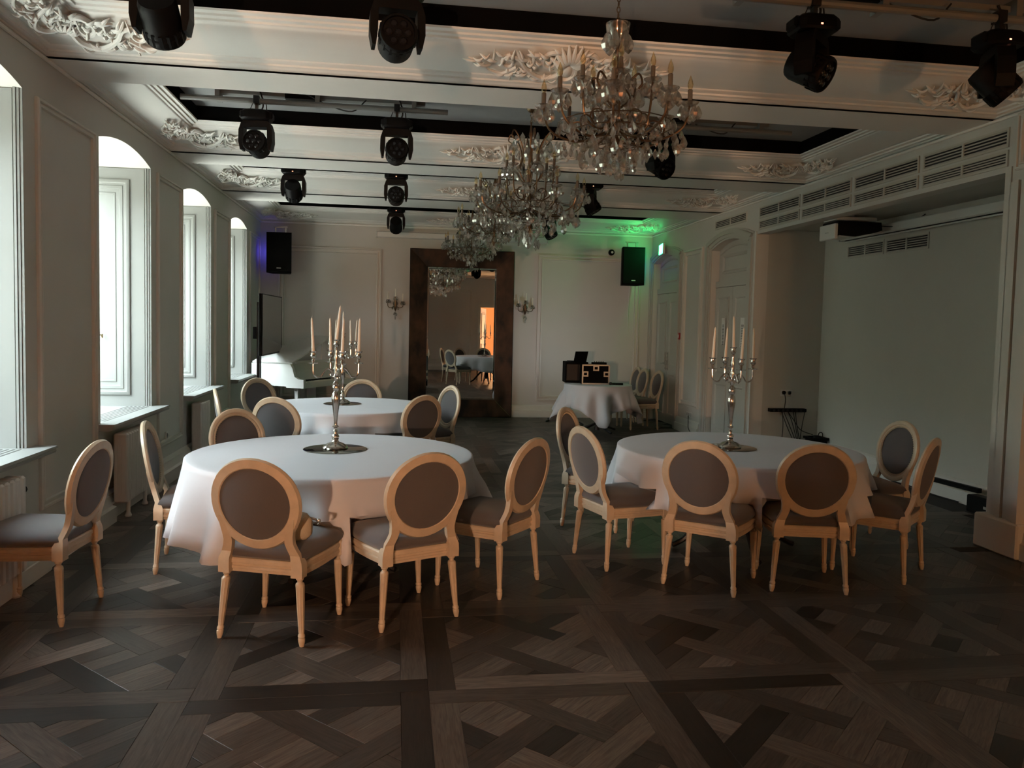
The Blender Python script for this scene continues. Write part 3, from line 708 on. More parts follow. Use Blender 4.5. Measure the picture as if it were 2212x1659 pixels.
# ------------------------------------------------------------------ chairs
def oval_pt(t, a, b):   # back oval, a little fuller at the top
    c, s_ = cos(t), sin(t); return a*c*(1+.04*s_), b*s_
def lean(z): # y of the back plane at height z (chair faces +y)
    t = max(0, (z-.40)/.555); return -.205-.115*t-.02*sin(pi*min(1, t))
ZO, AO, BO = .715, .242, .237
def back_ring(mb, prof, N=40):
    secs = []
    for k in range(N):
        t = 2*pi*k/N; sec = []
        for d, e in prof:   # d = inset from outer edge, e = offset towards front
            x, z = oval_pt(t, AO-d, BO-d); sec.append((x, lean(ZO+z)+e-.05*(1-(x/AO)**2)*.5+.012, ZO+z))
        secs.append(sec)
    i = len(mb.v); k = len(prof)
    for s_ in secs: mb.v += s_
    for j in range(N):
        j2 = (j+1) % N
        for a in range(k): b = (a+1) % k; mb.f.append((i+j*k+a, i+j*k+b, i+j2*k+b, i+j2*k+a))
    return mb
def bp(x, z, e): return (x, lean(z)+e-.025*(1-(x/AO)**2)+.012, z)
CH = {}
def chair_meshes():
    CH['back_frame'] = back_ring(MB(), [(0, .004), (.008, -.012), (.05, -.012), (.056, -.004), (.056, .012), (.046, .02), (.036, .014), (.028, .022), (.014, .022), (.004, .016)]).mesh('back_frame', WOOD)
    mb = MB()    # upholstered oval, domed at the front and gently at the rear
    for sg in (1, -1):
        i = len(mb.v); N = 28; R = 6; mb.v.append(bp(0, ZO, .006+(.038 if sg > 0 else -.022)))
        for r in range(1, R+1):
            for k in range(N):
                t = 2*pi*k/N; f = r/R; x, z = oval_pt(t, (AO-.052)*f, (BO-.052)*f); hgt = (1-f**2.2)
                mb.v.append(bp(x, ZO+z, .006+(.038*hgt if sg > 0 else -.012-.010*hgt)))
        for k in range(N):
            k2 = (k+1) % N; mb.f.append((i, i+1+k, i+1+k2))
            for r in range(R-1): q = i+1+r*N; mb.f.append((q+k, q+N+k, q+N+k2, q+k2))
    CH['backrest'] = mb.mesh('backrest', FABRIC, fix=False)
    mb = MB()
    for k in range(64):
        t = 2*pi*k/64; x, z = oval_pt(t, AO-.053, BO-.053); p = bp(x, ZO+z, .016); mb.ball(p, .0042, 5, 3)
    CH['nail_trim'] = mb.mesh('nail_trim', NAIL)
    for sg, nm in ((-1, 'post_l'), (1, 'post_r')):
        path = [(.198, .345, .030), (.199, .385, .030), (.197, .42, .029), (.186, .455, .026), (.173, .49, .024), (.165, .52, .023), (.168, .555, .022), (.182, .60, .016), (.2, .65, .006)]
        secs = []
        for x, z, w in path:
            y = lean(z)-.025*(1-(x/AO)**2)+.010
            d0, d1 = (-.03, .026) if z < .43 else (-.012, .018)
            if z < .43: y = -.212
            secs.append([(sg*(x-w), y+d0, z), (sg*(x+w), y+d0, z), (sg*(x+w), y+d1, z), (sg*(x-w), y+d1, z)])
        CH[nm] = MB().loft(secs).mesh('back_post', WOOD, ang=.5)
    mb = MB()   # seat rail: four moulded rails and corner blocks
    prof = [(0, .345), (0, .358), (-.008, .362), (-.008, .374), (-.002, .378), (-.002, .388), (-.010, .392), (-.010, .408), (-.004, .416), (.012, .420), (.03, .420), (.03, .345)]
    def outline(d, N=8):
        fx, bx_, fy, by = .225+d, .205+d, .232+d, -.205-d; P = []
        for k in range(N+1): t = k/N; P.append((fx*(1-2*t), fy+.018*(1-(1-2*t)**2)))
        for k in range(1, N): t = k/N; P.append((-(fx+(bx_-fx)*t)-.012*sin(pi*t), fy+(by-fy)*t))
        P.append((-bx_, by)); P.append((bx_, by))
        for k in range(1, N): t = 1-k/N; P.append(((fx+(bx_-fx)*t)+.012*sin(pi*t), fy+(by-fy)*t))
        return P
    i = len(mb.v); k = None
    for d, z in prof:
        P = outline(-d if d else 0); k = len(P); mb.v += [(x, y, z) for x, y in P]
    for j in range(len(prof)):
        j2 = (j+1) % len(prof)
        for a in range(k): b = (a+1) % k; mb.f.append((i+j*k+a, i+j*k+b, i+j2*k+b, i+j2*k+a))
    for sg in (-1, 1): mb.cbox(sg*.213-.027, .2, .338, sg*.213+.027, .254, .424, .005)
    CH['seat_rail'] = mb.mesh('seat_rail', WOOD, ang=.5)
    mb = MB(); secs = []   # cushion
    for d, z in ((-.004, .416), (.010, .43), (.012, .447), (.004, .465), (-.012, .482), (-.05, .498), (-.11, .508), (-.17, .512)): secs.append([(x, y, z) for x, y in outline(d)])
    CH['seat'] = mb.loft(secs).mesh('seat', FABRIC, ang=.9)
    prof = [(.019, .345), (.019, .332), (.013, .326), (.013, .318), (.021, .312), (.023, .302), (.022, .29, 1), (.0185, .18, 1), (.0145, .072, 1), (.0135, .064), (.017, .06), (.018, .05), (.0145, .046), (.018, .04), (.017, .026), (.011, .001)]
    def leg(tx, ty, bx_, by):
        mb = MB(); i0 = 0; mb.lathe(prof, 16, flute=(8, .16))
        mb.v = [(x+bx_+(tx-bx_)*z/.345, y+by+(ty-by)*z/.345, z) for x, y, z in mb.v]; return mb.mesh('leg', WOOD, ang=.7)
    CH['legs'] = [leg(sx*.2, -.206, sx*.226, -.232) for sx in (-1, 1)]+[leg(sx*.213, .226, sx*.226, .226) for sx in (-1, 1)]
chair_meshes()
CHP = []
def chair(cx, cy, d, label, group):
    """centre of the four feet and the facing direction"""
    n_ = sqrt(d[0]**2+d[1]**2); CHP.append((cx, cy, d[0]/n_, d[1]/n_))
    t = empty('dining_chair', (cx, cy, 0), atan2(d[1], d[0])-pi/2); tag(t, label, 'chair', group)
    put('back_frame', CH['back_frame'], t); r_ = put('backrest', CH['backrest'], t); r_['label'] = 'grey linen oval pad'
    put('nail_trim', CH['nail_trim'], r_); put('back_post', CH['post_l'], t); put('back_post', CH['post_r'], t)
    put('seat_rail', CH['seat_rail'], t); s_ = put('seat', CH['seat'], t); s_['label'] = 'grey linen cushion'
    for m_ in CH['legs']: put('leg', m_, t)
    return t
GA, GB, GC, GK = 'oval-back chairs around the near left table', 'oval-back chairs around the far left table', 'oval-back chairs around the right table', 'chairs lined up by the corner door'
chair(-.578, 4.288, (.155, .435), 'oval-back wooden chair with beige bag on its seat, in front of left table', GA)
chair(.05, 4.455, (-.19, .40), 'oval-back wooden chair before the left table, between bag chair and turned chair', GA)
chair(.593, 4.918, (-.345, .285), 'oval-back wooden chair turned three-quarter at the right edge of the near left table', GA)
chair(-1.915, 4.61, (-1, .09), 'oval-back wooden chair facing the windows, cut by the picture edge', GA)
chair(-1.283, 5.48, (.99, .12), 'oval-back wooden chair seen edge-on between radiator and near left table', GA)
chair(-.97, 6.0, (.71, -.70), 'nail-trimmed oval-back chair facing us behind the near left table', GA)
chair(-.93, 7.5, (.38, .92), 'oval-back chair seen from behind between the two left tables', GB)
chair(-1.36, 9.34, (.73, -.68), 'oval-back chair facing us in front of the piano and fourth window', GB)
chair(-1.40, 8.05, (.98, .21), 'pale oval-back chair seen edge-on below the third window sill', GB)
chair(-.42, 9.24, (-.1, -1), 'oval-back chair facing us behind the far left table', GB)
chair(.08, 7.81, (-.61, .79), 'orange-lit oval-back chair seen from behind, before the mirror', GB)
chair(.33, 8.64, (-.9, -.43), 'pale nail-trimmed oval-back chair facing left, before the mirror', GB)
chair(1.68, 6.36, (.83, -.56), 'narrow-looking oval-back chair facing right at the far left of the right table', GC)
chair(1.572, 5.365, (.425, .12), 'oval-back chair with lit grey seat at the left side of the right table', GC)
chair(2.03, 4.845, (.29, .35), 'oval-back chair seen from behind, left of the two before the right table', GC)
chair(2.622, 4.79, (.105, .44), 'oval-back chair seen from behind, right of the two before the right table', GC)
chair(3.30, 4.99, (-.30, .34), 'oval-back chair seen from the side with bright orange edge at the right table', GC)
chair(3.61, 5.68, (-1, -.03), 'oval-back chair with dark pad facing left at the far right of the right table', GC)
chair(3.94, 12.50, (-1, -.06), 'oval-back chair with visible seat, nearest of the three by the corner door', GK)
chair(3.86, 13.02, (-1, -.06), 'oval-back chair in the middle of the three by the corner door', GK)
chair(3.90, 13.54, (-1, -.06), 'oval-back chair closest to the end wall, beside the small draped table', GK)

# ------------------------------------------------------------------ tables, cloths, plates, candelabra, candles
def table(cx, cy, R, label, ry=0):
    t = empty('banquet_table', (cx, cy, 0), ry); tag(t, label, 'table')
    MB().lathe([(R-.02, .715), (R, .72), (R, .738), (R-.01, .742)], 48).build('tabletop', WOOD, t)
    MB().lathe([(.06, .12), (.045, .16), (.035, .3), (.05, .42), (.035, .5), (.045, .62), (.14, .70), (.2, .715)], 16).build('column', BLACKM, t)
    for k in range(4):
        a = pi/4+k*pi/2; p = [(cos(a)*r, sin(a)*r, z) for r, z in ((.03, .36), (.12, .33), (.24, .22), (.36, .08), (.44, .03), (.47, .02))]
        MB().tube(bez(p, 4), [.024]*13+[.02]*8, 8).build('leg', BLACKM, t)
    return t
def tablecloth(cx, cy, R, label, dropf, nf=18, seed=1, amp=.045, flare=.07, tidy=None):
    r = random.Random(seed); N = 160; mb = MB(); z0 = .7475
    ph = [r.uniform(0, 2*pi) for _ in range(5)]; am = [r.uniform(.5, 1.2) for _ in range(5)]
    def fold(t): return sum(am[k]*cos((nf+[-5, 3, 0, 7, -9][k])*t+ph[k]) for k in range(5))/2.2
    mb.v.append((0, 0, z0)); rings = []
    for f in (.3, .6, .85, .96): rings.append([(R*f*cos(2*pi*k/N), R*f*sin(2*pi*k/N), z0+.0005*sin(9*2*pi*k/N)) for k in range(N)])
    for dr in (0., .012, .03, .07, .14, .22, .32, .45, .6, .8, 1.0):
        rg = []
        for k in range(N):
            t = 2*pi*k/N; D = dropf(t); g = dr if dr > .03 else dr
            fo = fold(t)*min(1, g*2.2); x = max(0, g-.03)
            rr = R+.004+.012*min(1, g/.03)+x*(flare+amp*fo)+(tidy(t, x) if tidy else 0)
            z = z0-(D*g if g > .03 else D*g*.35); tt = t+.02*sin(3*t+ph[1])*x
            if z < .53:      # the cloth hangs in front of the seats that are pushed up to the table
                lim = min(1, (.53-z)/.05); r1 = rr
                for px_, py_, dx_, dy_ in CHP:
                    if (px_-cx)**2+(py_-cy)**2 > 2.6: continue
                    for _ in range(40):
                        ex, ey = cx+r1*cos(tt)-px_, cy+r1*sin(tt)-py_; f_ = ex*dx_+ey*dy_; g_ = abs(-ex*dy_+ey*dx_)
                        if f_ < .285 and g_ < .265 and f_ > -.3 and r1 > .35: r1 -= .015
                        else: break
                rr += (r1-rr)*lim
            rg.append((rr*cos(tt), rr*sin(tt), z))
        rings.append(rg)
    for rg in rings: mb.v += rg
    for k in range(N):
        k2 = (k+1) % N; mb.f.append((0, 1+k, 1+k2))
        for j in range(len(rings)-1): q = 1+j*N; mb.f.append((q+k, q+N+k, q+N+k2, q+k2))
    o = mb.build('tablecloth', CLOTH, fix=False, ang=1.4); o.location = (cx, cy, 0)
    md = o.modifiers.new('thick', 'SOLIDIFY'); md.thickness = .0025; md.offset = 1
    return tag(o, label, 'tablecloth', 'white tablecloths')
table(-.40, 5.38, .905, 'round table under the near left white cloth', .3)
tablecloth(-.40, 5.38, .908, 'white cloth with orange-lit front folds on the near left table', lambda t: .44+.03*cos(4*t+.6)+.05*max(0, cos(t-pi*1.12))**3, 17, 2, .075, .10)
table(-.50, 8.53, .85, 'round table under the far left white cloth', .2)
tablecloth(-.50, 8.53, .853, 'white cloth with orange-lit front folds on the far left table', lambda t: .44+.03*cos(4*t+1.6), 15, 5, .075, .08)
table(2.53, 5.61, .865, 'round table on black iron legs under the right white cloth', .75)
tablecloth(2.53, 5.61, .868, 'greyish cloth gathered in a big fold on the right table', lambda t: .37+.04*cos(4*t+.3), 14, 9, .075, .06, tidy=lambda t, x: .05*x*max(0, cos((t-5.6)*2))**2)
def sq(a, R, rot, top):
    def f(t):
        c = max(abs(cos(t-rot)), abs(sin(t-rot))); return min(top, a/c-R)
    return f
t_ = empty('side_table', (3.12, 12.06, 0)); tag(t_, 'small round table under a pointed white cloth by the end wall', 'table')
MB().lathe([(.48, .725), (.5, .73), (.5, .742)], 32).build('tabletop', WOOD, t_)
MB().lathe([(.05, .03), (.03, .1), (.03, .7), (.1, .725)], 12).build('column', BLACKM, t_)
for k in range(4): a = k*pi/2+.4; MB().tube([(0, 0, .14), (cos(a)*.2, sin(a)*.2, .07), (cos(a)*.36, sin(a)*.36, .02)], .018, 6).build('leg', BLACKM, t_)
tablecloth(3.12, 12.06, .505, 'square white cloth with hanging points on the small corner table', sq(.84, .505, .62, .60), 9, 4, .10, .08)

CAND = None
def candelabra(x, y, label, rot, tilts):
    t = empty('candelabra', (x, y, .7575), rot); tag(t, label, 'candelabra', 'silver five-arm candelabra')
    MB().lathe([(.001, 0), (.083, 0), (.085, .006), (.08, .016), (.07, .022), (.055, .034), (.03, .042), (.022, .05), (.02, .06)], 28).build('base', SILVER, t)
    P = [(.016, .055), (.023, .066), (.026, .08), (.022, .092), (.013, .1), (.011, .112), (.017, .12), (.011, .13), (.012, .142), (.022, .148), (.022, .152), (.012, .16), (.011, .175),
         (.014, .215), (.018, .25), (.024, .295), (.029, .33), (.03, .352), (.024, .375), (.014, .39), (.017, .395), (.024, .405), (.026, .42), (.022, .432), (.027, .438), (.018, .446), (.012, .46), (.018, .48), (.022, .49), (.016, .505), (.012, .53), (.017, .55), (.012, .57), (.009, .6), (.015, .62), (.009, .645), (.010, .675)]
    MB().lathe(P, 20).build('stem', SILVER, t)
    cupP = [(.004, -.055), (.010, -.05), (.012, -.035), (.008, -.03), (.016, -.022), (.02, -.01), (.016, .0), (.016, .012), (.026, .02), (.027, .023), (.014, .024), (.013, .012)]
    dish = [(.008, -.062), (.03, -.06), (.036, -.054), (.03, -.056), (.008, -.056)]
    spots = [(0, 0, .715)]
    for k in range(4):
        a = k*pi/2+.35; c, s_ = cos(a), sin(a)
        p = [(.012, .50), (.035, .535), (.06, .545), (.085, .52), (.105, .49), (.13, .488), (.152, .51), (.155, .55), (.155, .585)]
        ar = MB().tube(bez([(r*c, r*s_, z) for r, z in p], 4), .0062, 8)
        ar.tube([((.03+.018*cos(q_))*c, (.03+.018*cos(q_))*s_, .50+.018*sin(q_)) for q_ in [j*.5 for j in range(11)]], .004, 6)
        ar = ar.build('arm', SILVER, t)
        MB().lathe(dish, 18, (.155*c, .155*s_, .64)).build('drip_pan', SILVER, ar)
        MB().lathe(cupP, 16, (.155*c, .155*s_, .64)).build('candle_cup', SILVER, ar)
        spots.append((.155*c, .155*s_, .64))
    MB().lathe(cupP, 16, (0, 0, .72)).build('candle_cup', SILVER, t)
    return t, spots
cme = MB().lathe([(.011, 0), (.0105, .05), (.0085, .17), (.0065, .225), (.003, .238), (.001, .24)], 12).mesh('candle', WAX)
wme = MB().tube([(0, 0, .236), (.001, 0, .246), (.004, 0, .252)], .0012, 5).mesh('wick', WICK)
def plate(x, y, R, label):
    o = MB().lathe([(R-.004, 0), (R, .002), (R, .005), (R-.006, .007)], 40).build('mirror_plate', PLATE); o.location = (x, y, .7485); tag(o, label, 'mirror plate', 'round mirror plates under candelabra')
def candles(t, spots, rot, tilts, labels, grp):
    for (x, y, z), tl, lb in zip(spots, tilts, labels):
        o = put('candle', cme); M = t.matrix_basis; c, s_ = cos(rot), sin(rot)
        o.location = (t.location.x+x*c-y*s_, t.location.y+x*s_+y*c, .7575+z+.008 if (x or y) else .7575+.732)
        o.rotation_euler = (tl[1], tl[0], 0); tag(o, lb, 'candle', grp); put('wick', wme, o)
TB = [('near left', -.40, 5.53, .215, -.03, [(.10, 0), (.02, 0), (-.03, 0), (-.05, .02), (.035, 0)]), ('far left', -.555, 8.63, .2, .25, [(0, 0), (.05, 0), (.02, 0), (0, 0), (-.03, 0)]), ('right', 2.47, 5.6, .195, -.38, [(-.03, 0), (-.02, 0), (.04, 0), (.04, 0), (.03, .02)])]
DIRS = ['tall ivory candle in the centre cup', 'ivory candle in the right rear cup', 'ivory candle in the left rear cup', 'ivory candle in the left front cup', 'ivory candle in the right front cup']
for nm, x, y, R, rot, tl in TB:
    plate(x, y, R, 'round smoked mirror plate on the %s table' % nm)
    t, sp = candelabra(x, y, 'silver candelabra with five candles on the %s table' % nm, rot, tl)
    candles(t, sp, rot, tl, ['%s of the %s table candelabra' % (d, nm) for d in DIRS], 'candles on the %s table' % nm)
# bag on the front chair
bg_ = empty('handbag', (-.655+.03, 4.17, .492), atan2(.435, .155)-pi/2); tag(bg_, 'small beige bag slumped against the front chair back', 'bag')
mb = MB(); secs = []
for x, a, b in ((-.215, .02, .045), (-.2, .035, .07), (-.12, .055, .085), (0, .06, .09), (.12, .058, .085), (.2, .04, .07), (.228, .015, .04)):
    secs.append([(x, a*cos(t), .085+b*sin(t)*(1 if sin(t) > 0 else .93)) for t in [2*pi*k/14 for k in range(14)]])
mb.loft(secs).build('body', CANVAS, bg_, ang=1.2)
MB().tube([(.2, .02, .13), (.235, .03, .12), (.25, .05, .10), (.235, .06, .085)], .006, 6).ball((.245, .045, .11), .012, 8, 5).build('clasp', ALU, bg_)
# ------------------------------------------------------------------ end wall: mirror, sconces, screen housing, speakers
mm = empty('floor_mirror', (.22, YB-.015, .0)); tag(mm, 'tall mirror in a wide patinated brown frame on the end wall', 'mirror')
fwid, fh, fi = 1.815, 2.915, .305
for k, (c0, c1) in enumerate((((0, 0), (0, fh)), ((0, fh), (fwid, fh)), ((fwid, fh), (fwid, 0)), ((fwid, 0), (0, 0)))):
    sx_ = lambda c, d: (c[0]+(d if c[0] == 0 else -d), c[1]+(d if c[1] == 0 else -d))
    secs = []
    for c in (c0, c1): secs.append([(*((lambda q_: (q_[0], -e, q_[1]))(sx_(c, d))),) for d, e in ((0, 0), (0, .09), (.012, .10), (fi-.012, .05), (fi, .045), (fi, 0))])
    MB().loft(secs).build('frame_side', LEATHER, mm, smooth=False)
    p, q_ = sx_(c0, .004), sx_(c0, fi-.012)
    MB().tube([(p[0], -.1005, p[1]), (q_[0], -.0525, q_[1])], .0022, 4).build('mitre_joint', BRONZE, mm)
MB().box(fi-.01, -.03, fi-.01, fwid-fi+.01, -.02, fh-fi+.01).build('glass', MIRR, mm, smooth=False)
MB().ring((fi, -.03, fi), (1, 0, 0), (0, 0, 1), (0, -1, 0), fwid-2*fi, fh-2*fi, [(0, .0005), (.03, .004), (.032, .0)]).build('bevel', MIRR, mm, smooth=False)

drop_me = MB().lathe([(.001, 0), (.006, -.006), (.013, -.022), (.016, -.034), (.011, -.046), (.001, -.056)], 6).mesh('crystal_drop', CRYSTAL, smooth=False)
bead_v = MB().ball((0, 0, 0), .0075, 6, 4)
def sconce(x, z, label):
    t = empty('wall_sconce', (x, YB, z)); tag(t, label, 'wall lamp', 'crystal wall sconces beside the mirror')
    MB().lathe([(.001, -.1), (.012, -.09), (.03, -.03), (.035, .03), (.02, .08), (.012, .12), (.018, .14), (.004, .16)], 14, (0, -.03, 0)).build('back_plate', BRONZE, t)
    for dx, dy, dz in ((-.125, -.07, .09), (0, -.12, .14), (.125, -.07, .06)):
        a = MB().tube(bez([(0, -.03, .0), (dx*.5, -.05+dy*.4, -.045), (dx, dy, -.02), (dx, dy, dz)], 6), .006, 6).build('arm', BRONZE, t)
        MB().lathe([(.004, -.006), (.03, .0), (.034, .008), (.012, .006)], 14, (dx, dy, dz)).build('drip_dish', CRYSTAL, a)
        MB().lathe([(.012, 0), (.012, .02), (.0095, .022), (.0095, .12), (.004, .135)], 10, (dx, dy, dz+.008)).build('candle_sleeve', WAX, a)
        for k in range(5): b = 2*pi*k/5; put('crystal_drop', drop_me, a, (dx+.03*cos(b), dy+.03*sin(b), dz-.003))
    for k, (ax, az) in enumerate(((-.05, -.02), (.05, -.03), (0, -.1), (-.03, .06), (.03, .06), (0, -.17), (-.02, -.12), (.02, -.13))): put('crystal_drop', drop_me, t, (ax, -.05, az))
    MB().ball((0, -.05, -.235), .014, 8, 6).build('finial', CRYSTAL, t)
sconce(-.02, 1.93, 'crystal sconce left of the tall mirror')
sconce(2.25, 1.92, 'crystal sconce right of the tall mirror')

def screen_case(p, u, L, label, nn, d=.1):
    t = empty('projection_screen', p); t.matrix_world = basis(p, u, nn, V(u).cross(V(nn))); tag(t, label, 'screen')
    MB().cbox(0, 0, -.05, L, d, .05, .012).build('housing', WHITEP, t)
    MB().box(.06, d*.3, -.056, L-.06, d*.6, -.049).build('slot', VOID, t, smooth=False)
    MB().cbox(.05, d*.36, -.075, L-.05, d*.5, -.057, .004).build('bottom_bar', WHITEP, t)
    for x in (-.02, L): MB().cbox(x, -.01, -.055, x+.02, d+.005, .058, .005).build('end_cap', WHITEP, t)
screen_case((-.35, YB-.02, 3.13), (1, 0, 0), 2.96, 'rolled-up white projection screen high on the end wall', (0, -1, 0))
screen_case((NX-.03, 5.33, 2.80), (0, 1, 0), 3.86, 'rolled-up white projection screen under the niche ceiling', (-1, 0, 0), .11)

def speaker(x, z, label, led, rz):
    t = empty('loudspeaker', (x, 13.72, z), rz); tag(t, label, 'speaker', 'black speakers in the end wall corners')
    w, d, h = .2, .17, .33
    MB().prism([(-w, -d), (w, -d), (w*.72, d), (-w*.72, d)], (0, 0, -h), (1, 0, 0), (0, 1, 0), (0, 0, 1), 2*h).build('cabinet', SPKB, t, smooth=False)
    MB().cbox(-w+.01, -d-.02, -h+.02, w-.01, -d, h-.02, .008).build('grille', SPKB, t)
    MB().box(-.035, -d-.0225, -h+.07, .035, -d-.0195, -h+.085).build('badge', WHITEP, t, smooth=False)
    MB().tube([(-.08, 0, h), (-.08, 0, h+.10)], .012, 6).tube([(.08, 0, h), (.08, 0, h+.10)], .012, 6).box(-.11, -.03, h+.09, .11, .03, h+.11).build('bracket', ALU, t)
    MB().box(led*.15-.004, .06, -.12, led*.15+.004, .15, .18).build('blue_light', BLUEL, t, smooth=False)
    MB().tube(bez([(.02, d-.01, -h+.1), (.03, d+.06, -h-.2), (.03, d+.085, -h-.6), (.03, d+.085, -1.2)], 5), .005, 5).build('cable', WHITEP, t)
    L = bpy.data.lights.new('blue_glow', 'POINT'); L.energy = .5 if led < 0 else .2; L.color = (.12, .1, 1); L.shadow_soft_size = .05
    o = bpy.data.objects.new('blue_glow', L); C.objects.link(o); o.parent = t; o.location = (led*.24, .12, .03)
speaker(-1.915, 2.73, 'black wall speaker with blue glow above the piano', -1, 0)
speaker(4.09, 2.71, 'black wall speaker with blue glow beside the green exit sign', 1, -.05)

t = empty('dome_camera', (3.79, YB, 2.97)); tag(t, 'small round black security camera left of the right speaker', 'camera')
RX = Matrix.Rotation(pi/2, 4, 'X')
MB().lathe([(.05, 0), (.055, .02), (.052, .06), (.03, .085)], 20, M=RX).build('housing', BLACK, t)
MB().lathe([(.02, .08), (.021, .09), (.012, .094)], 14, M=RX).build('lens', WHITEP, t)

t = empty('exit_sign', (XR-.02, 13.28, 2.99)); tag(t, 'glowing green exit sign above the corner door', 'sign')
t.rotation_euler = (0, 0, radians(-10))
MB().cbox(-.06, -.20, -.095, -.02, .20, .095, .006).build('housing', WHITEP, t)
MB().box(-.066, -.185, -.08, -.0605, .185, .08).build('light_panel', GREENL, t, smooth=False)
mb = MB(); mb.ball((-.068, .06, .045), .016, 8, 5, (.2, 1, 1)); mb.box(-.069, .03, -.03, -.066, .075, .03)
mb.prism([(.035, -.03), (.055, -.03), (.09, -.07), (.075, -.075)], (-.069, 0, 0), (0, 1, 0), (0, 0, 1), (1, 0, 0), .002)
mb.prism([(-.13, 0), (-.08, .045), (-.08, .015), (-.01, .015), (-.01, -.015), (-.08, -.015), (-.08, -.045)], (-.069, 0, 0), (0, 1, 0), (0, 0, 1), (1, 0, 0), .002)
mb.build('pictogram', GREENT, t, smooth=False)

o = MB().cbox(0, 0, 0, .025, .10, .11, .006).build('fire_call_point', RED); o.location = (XR-.027, 12.40, 1.46); tag(o, 'red fire call point on the wall right of the corner door', 'call point')
MB().cbox(-.002, .02, .03, .001, .08, .08, .001).build('window', WHITEP, o)
o = MB().cbox(0, 0, 0, .02, .055, .24, .005).build('intercom_panel', BLACK); o.location = (XR-.022, 13.90, 1.42); o.location.y = 13.92; tag(o, 'narrow black wall panel left of the corner door', 'panel')
MB().box(-.002, .012, .15, .0, .043, .2).build('display', LENS, o, smooth=False)

# ------------------------------------------------------------------ piano, stool, tv
pt = empty('grand_piano', (-1.50, 12.42, 0), atan2(.886, .464)); tag(pt, 'white grand piano with raised lid in the far left corner', 'piano')
# local x along the keyboard front, local y into the body
Wp, Lp = 1.46, .80
body = [(0, .16), (Wp, .16), (Wp, .34), (1.2, .5), (.95, .66), (.6, .78), (.0, Lp)]
MB().prism(body, (0, 0, .62), (1, 0, 0), (0, 1, 0), (0, 0, 1), .34).build('rim', PIANO, pt, smooth=False)
for x in (0, Wp-.06):
    MB().prism([(-.14, .60), (.17, .60), (.17, .96), (.10, .96), (.06, .90), (.02, .77), (-.05, .735), (-.14, .73)], (x, 0, 0), (0, 1, 0), (0, 0, 1), (1, 0, 0), .06).build('key_cheek', PIANO, pt, smooth=False)
MB().box(.06, -.14, .60, Wp-.06, .17, .68).build('key_bed', PIANO, pt, smooth=False)
wk = MB().box(0, -.11, .68, .0225, .03, .70).mesh('white_key', mat('ivory_key', (.8, .78, .72), .25), smooth=False)
bk = MB().box(0, -.06, .70, .012, .03, .713).mesh('black_key', BLACK, smooth=False)
for k in range(52): put('white_key', wk, pt, (.11+k*.0238, 0, 0))
for k in range(51):
    if k % 7 not in (2, 6): put('black_key', bk, pt, (.127+k*.0238, 0, 0))
MB().box(.06, .03, .68, Wp-.06, .06, .86).build('fallboard', PIANO, pt, smooth=False)
MB().prism([(0, -.10), (.0, .62), (.45, .6), (.85, .42), (1.14, .2), (1.14, -.1)], (.0, .16, .965), (cos(.36), 0, sin(.36)), (0, 1, 0), (-sin(.36), 0, cos(.36)), .022).build('lid', PIANO, pt, smooth=False)
MB().tube([(1.0, .2, .96), (1.03, .2, 1.32)], .008, 6).build('lid_prop', PIANO, pt)
MB().box(.2, .12, .965, 1.26, .15, 1.0).build('music_desk', PIANO, pt, smooth=False)
for x, y in ((.12, .05), (Wp-.12, .05), (.35, .62)):
    MB().lathe([(.05, .62), (.05, .55), (.04, .5), (.035, .1), (.045, .06), (.025, .0)], 4, (x, y, 0), Matrix.Rotation(pi/4, 4, 'Z')).build('leg', PIANO, pt, smooth=False)
MB().box(.6, .2, .12, .86, .24, .62).box(.58, .12, .08, .88, .26, .12).build('pedal_lyre', PIANO, pt, smooth=False)
t = empty('piano_stool', (-.62, 12.72, 0), .5); tag(t, 'low dark red stool in front of the white piano', 'stool')
MB().cbox(-.28, -.17, .44, .28, .17, .50, .015).build('seat', REDSEAT, t)
for x in (-.24, .24):
    for y in (-.13, .13): MB().box(x-.02, y-.02, 0, x+.02, y+.02, .44).build('leg', BLACK, t, smooth=False)

t = empty('television', (-1.84, 12.4, 1.555), radians(-1.5)); tag(t, 'black flat television turned side-on before the piano', 'television')
MB().cbox(-.05, -.80, -.44, -.0, .80, .44, .006).build('housing', BLACK, t)
MB().box(-.001, -.785, -.42, .003, .785, .425).build('screen', SCREEN, t, smooth=False)
MB().ring((.0, -.80, -.44), (0, 1, 0), (0, 0, 1), (1, 0, 0), 1.6, .88, [(0, 0), (0, .006), (.012, .006), (.012, .002)]).build('bezel', BLACKM, t)
t = empty('tv_stand', (-1.95, 12.0, 0)); tag(t, 'tall black rolling stand carrying the television', 'stand')
for dy in (-.05, .07): MB().box(-.04, dy-.02, .05, .0, dy+.02, 1.88).build('pole', BLACKM, t, smooth=False)
MB().box(-.01, -.12, 1.25, .055, .5, 1.32).box(-.01, -.12, 1.72, .055, .5, 1.78).build('wall_plate', BLACKM, t, smooth=False)
for dy in (-.3, .32): MB().box(-.2, dy-.03, .03, .35, dy+.03, .08).build('foot', BLACKM, t, smooth=False)
MB().box(-.04, -.3, .04, .0, .32, .08).build('crossbar', BLACKM, t, smooth=False)
MB().box(-.09, -.10, 1.35, -.04, .1, 1.52).build('media_box', BLACK, t, smooth=False)

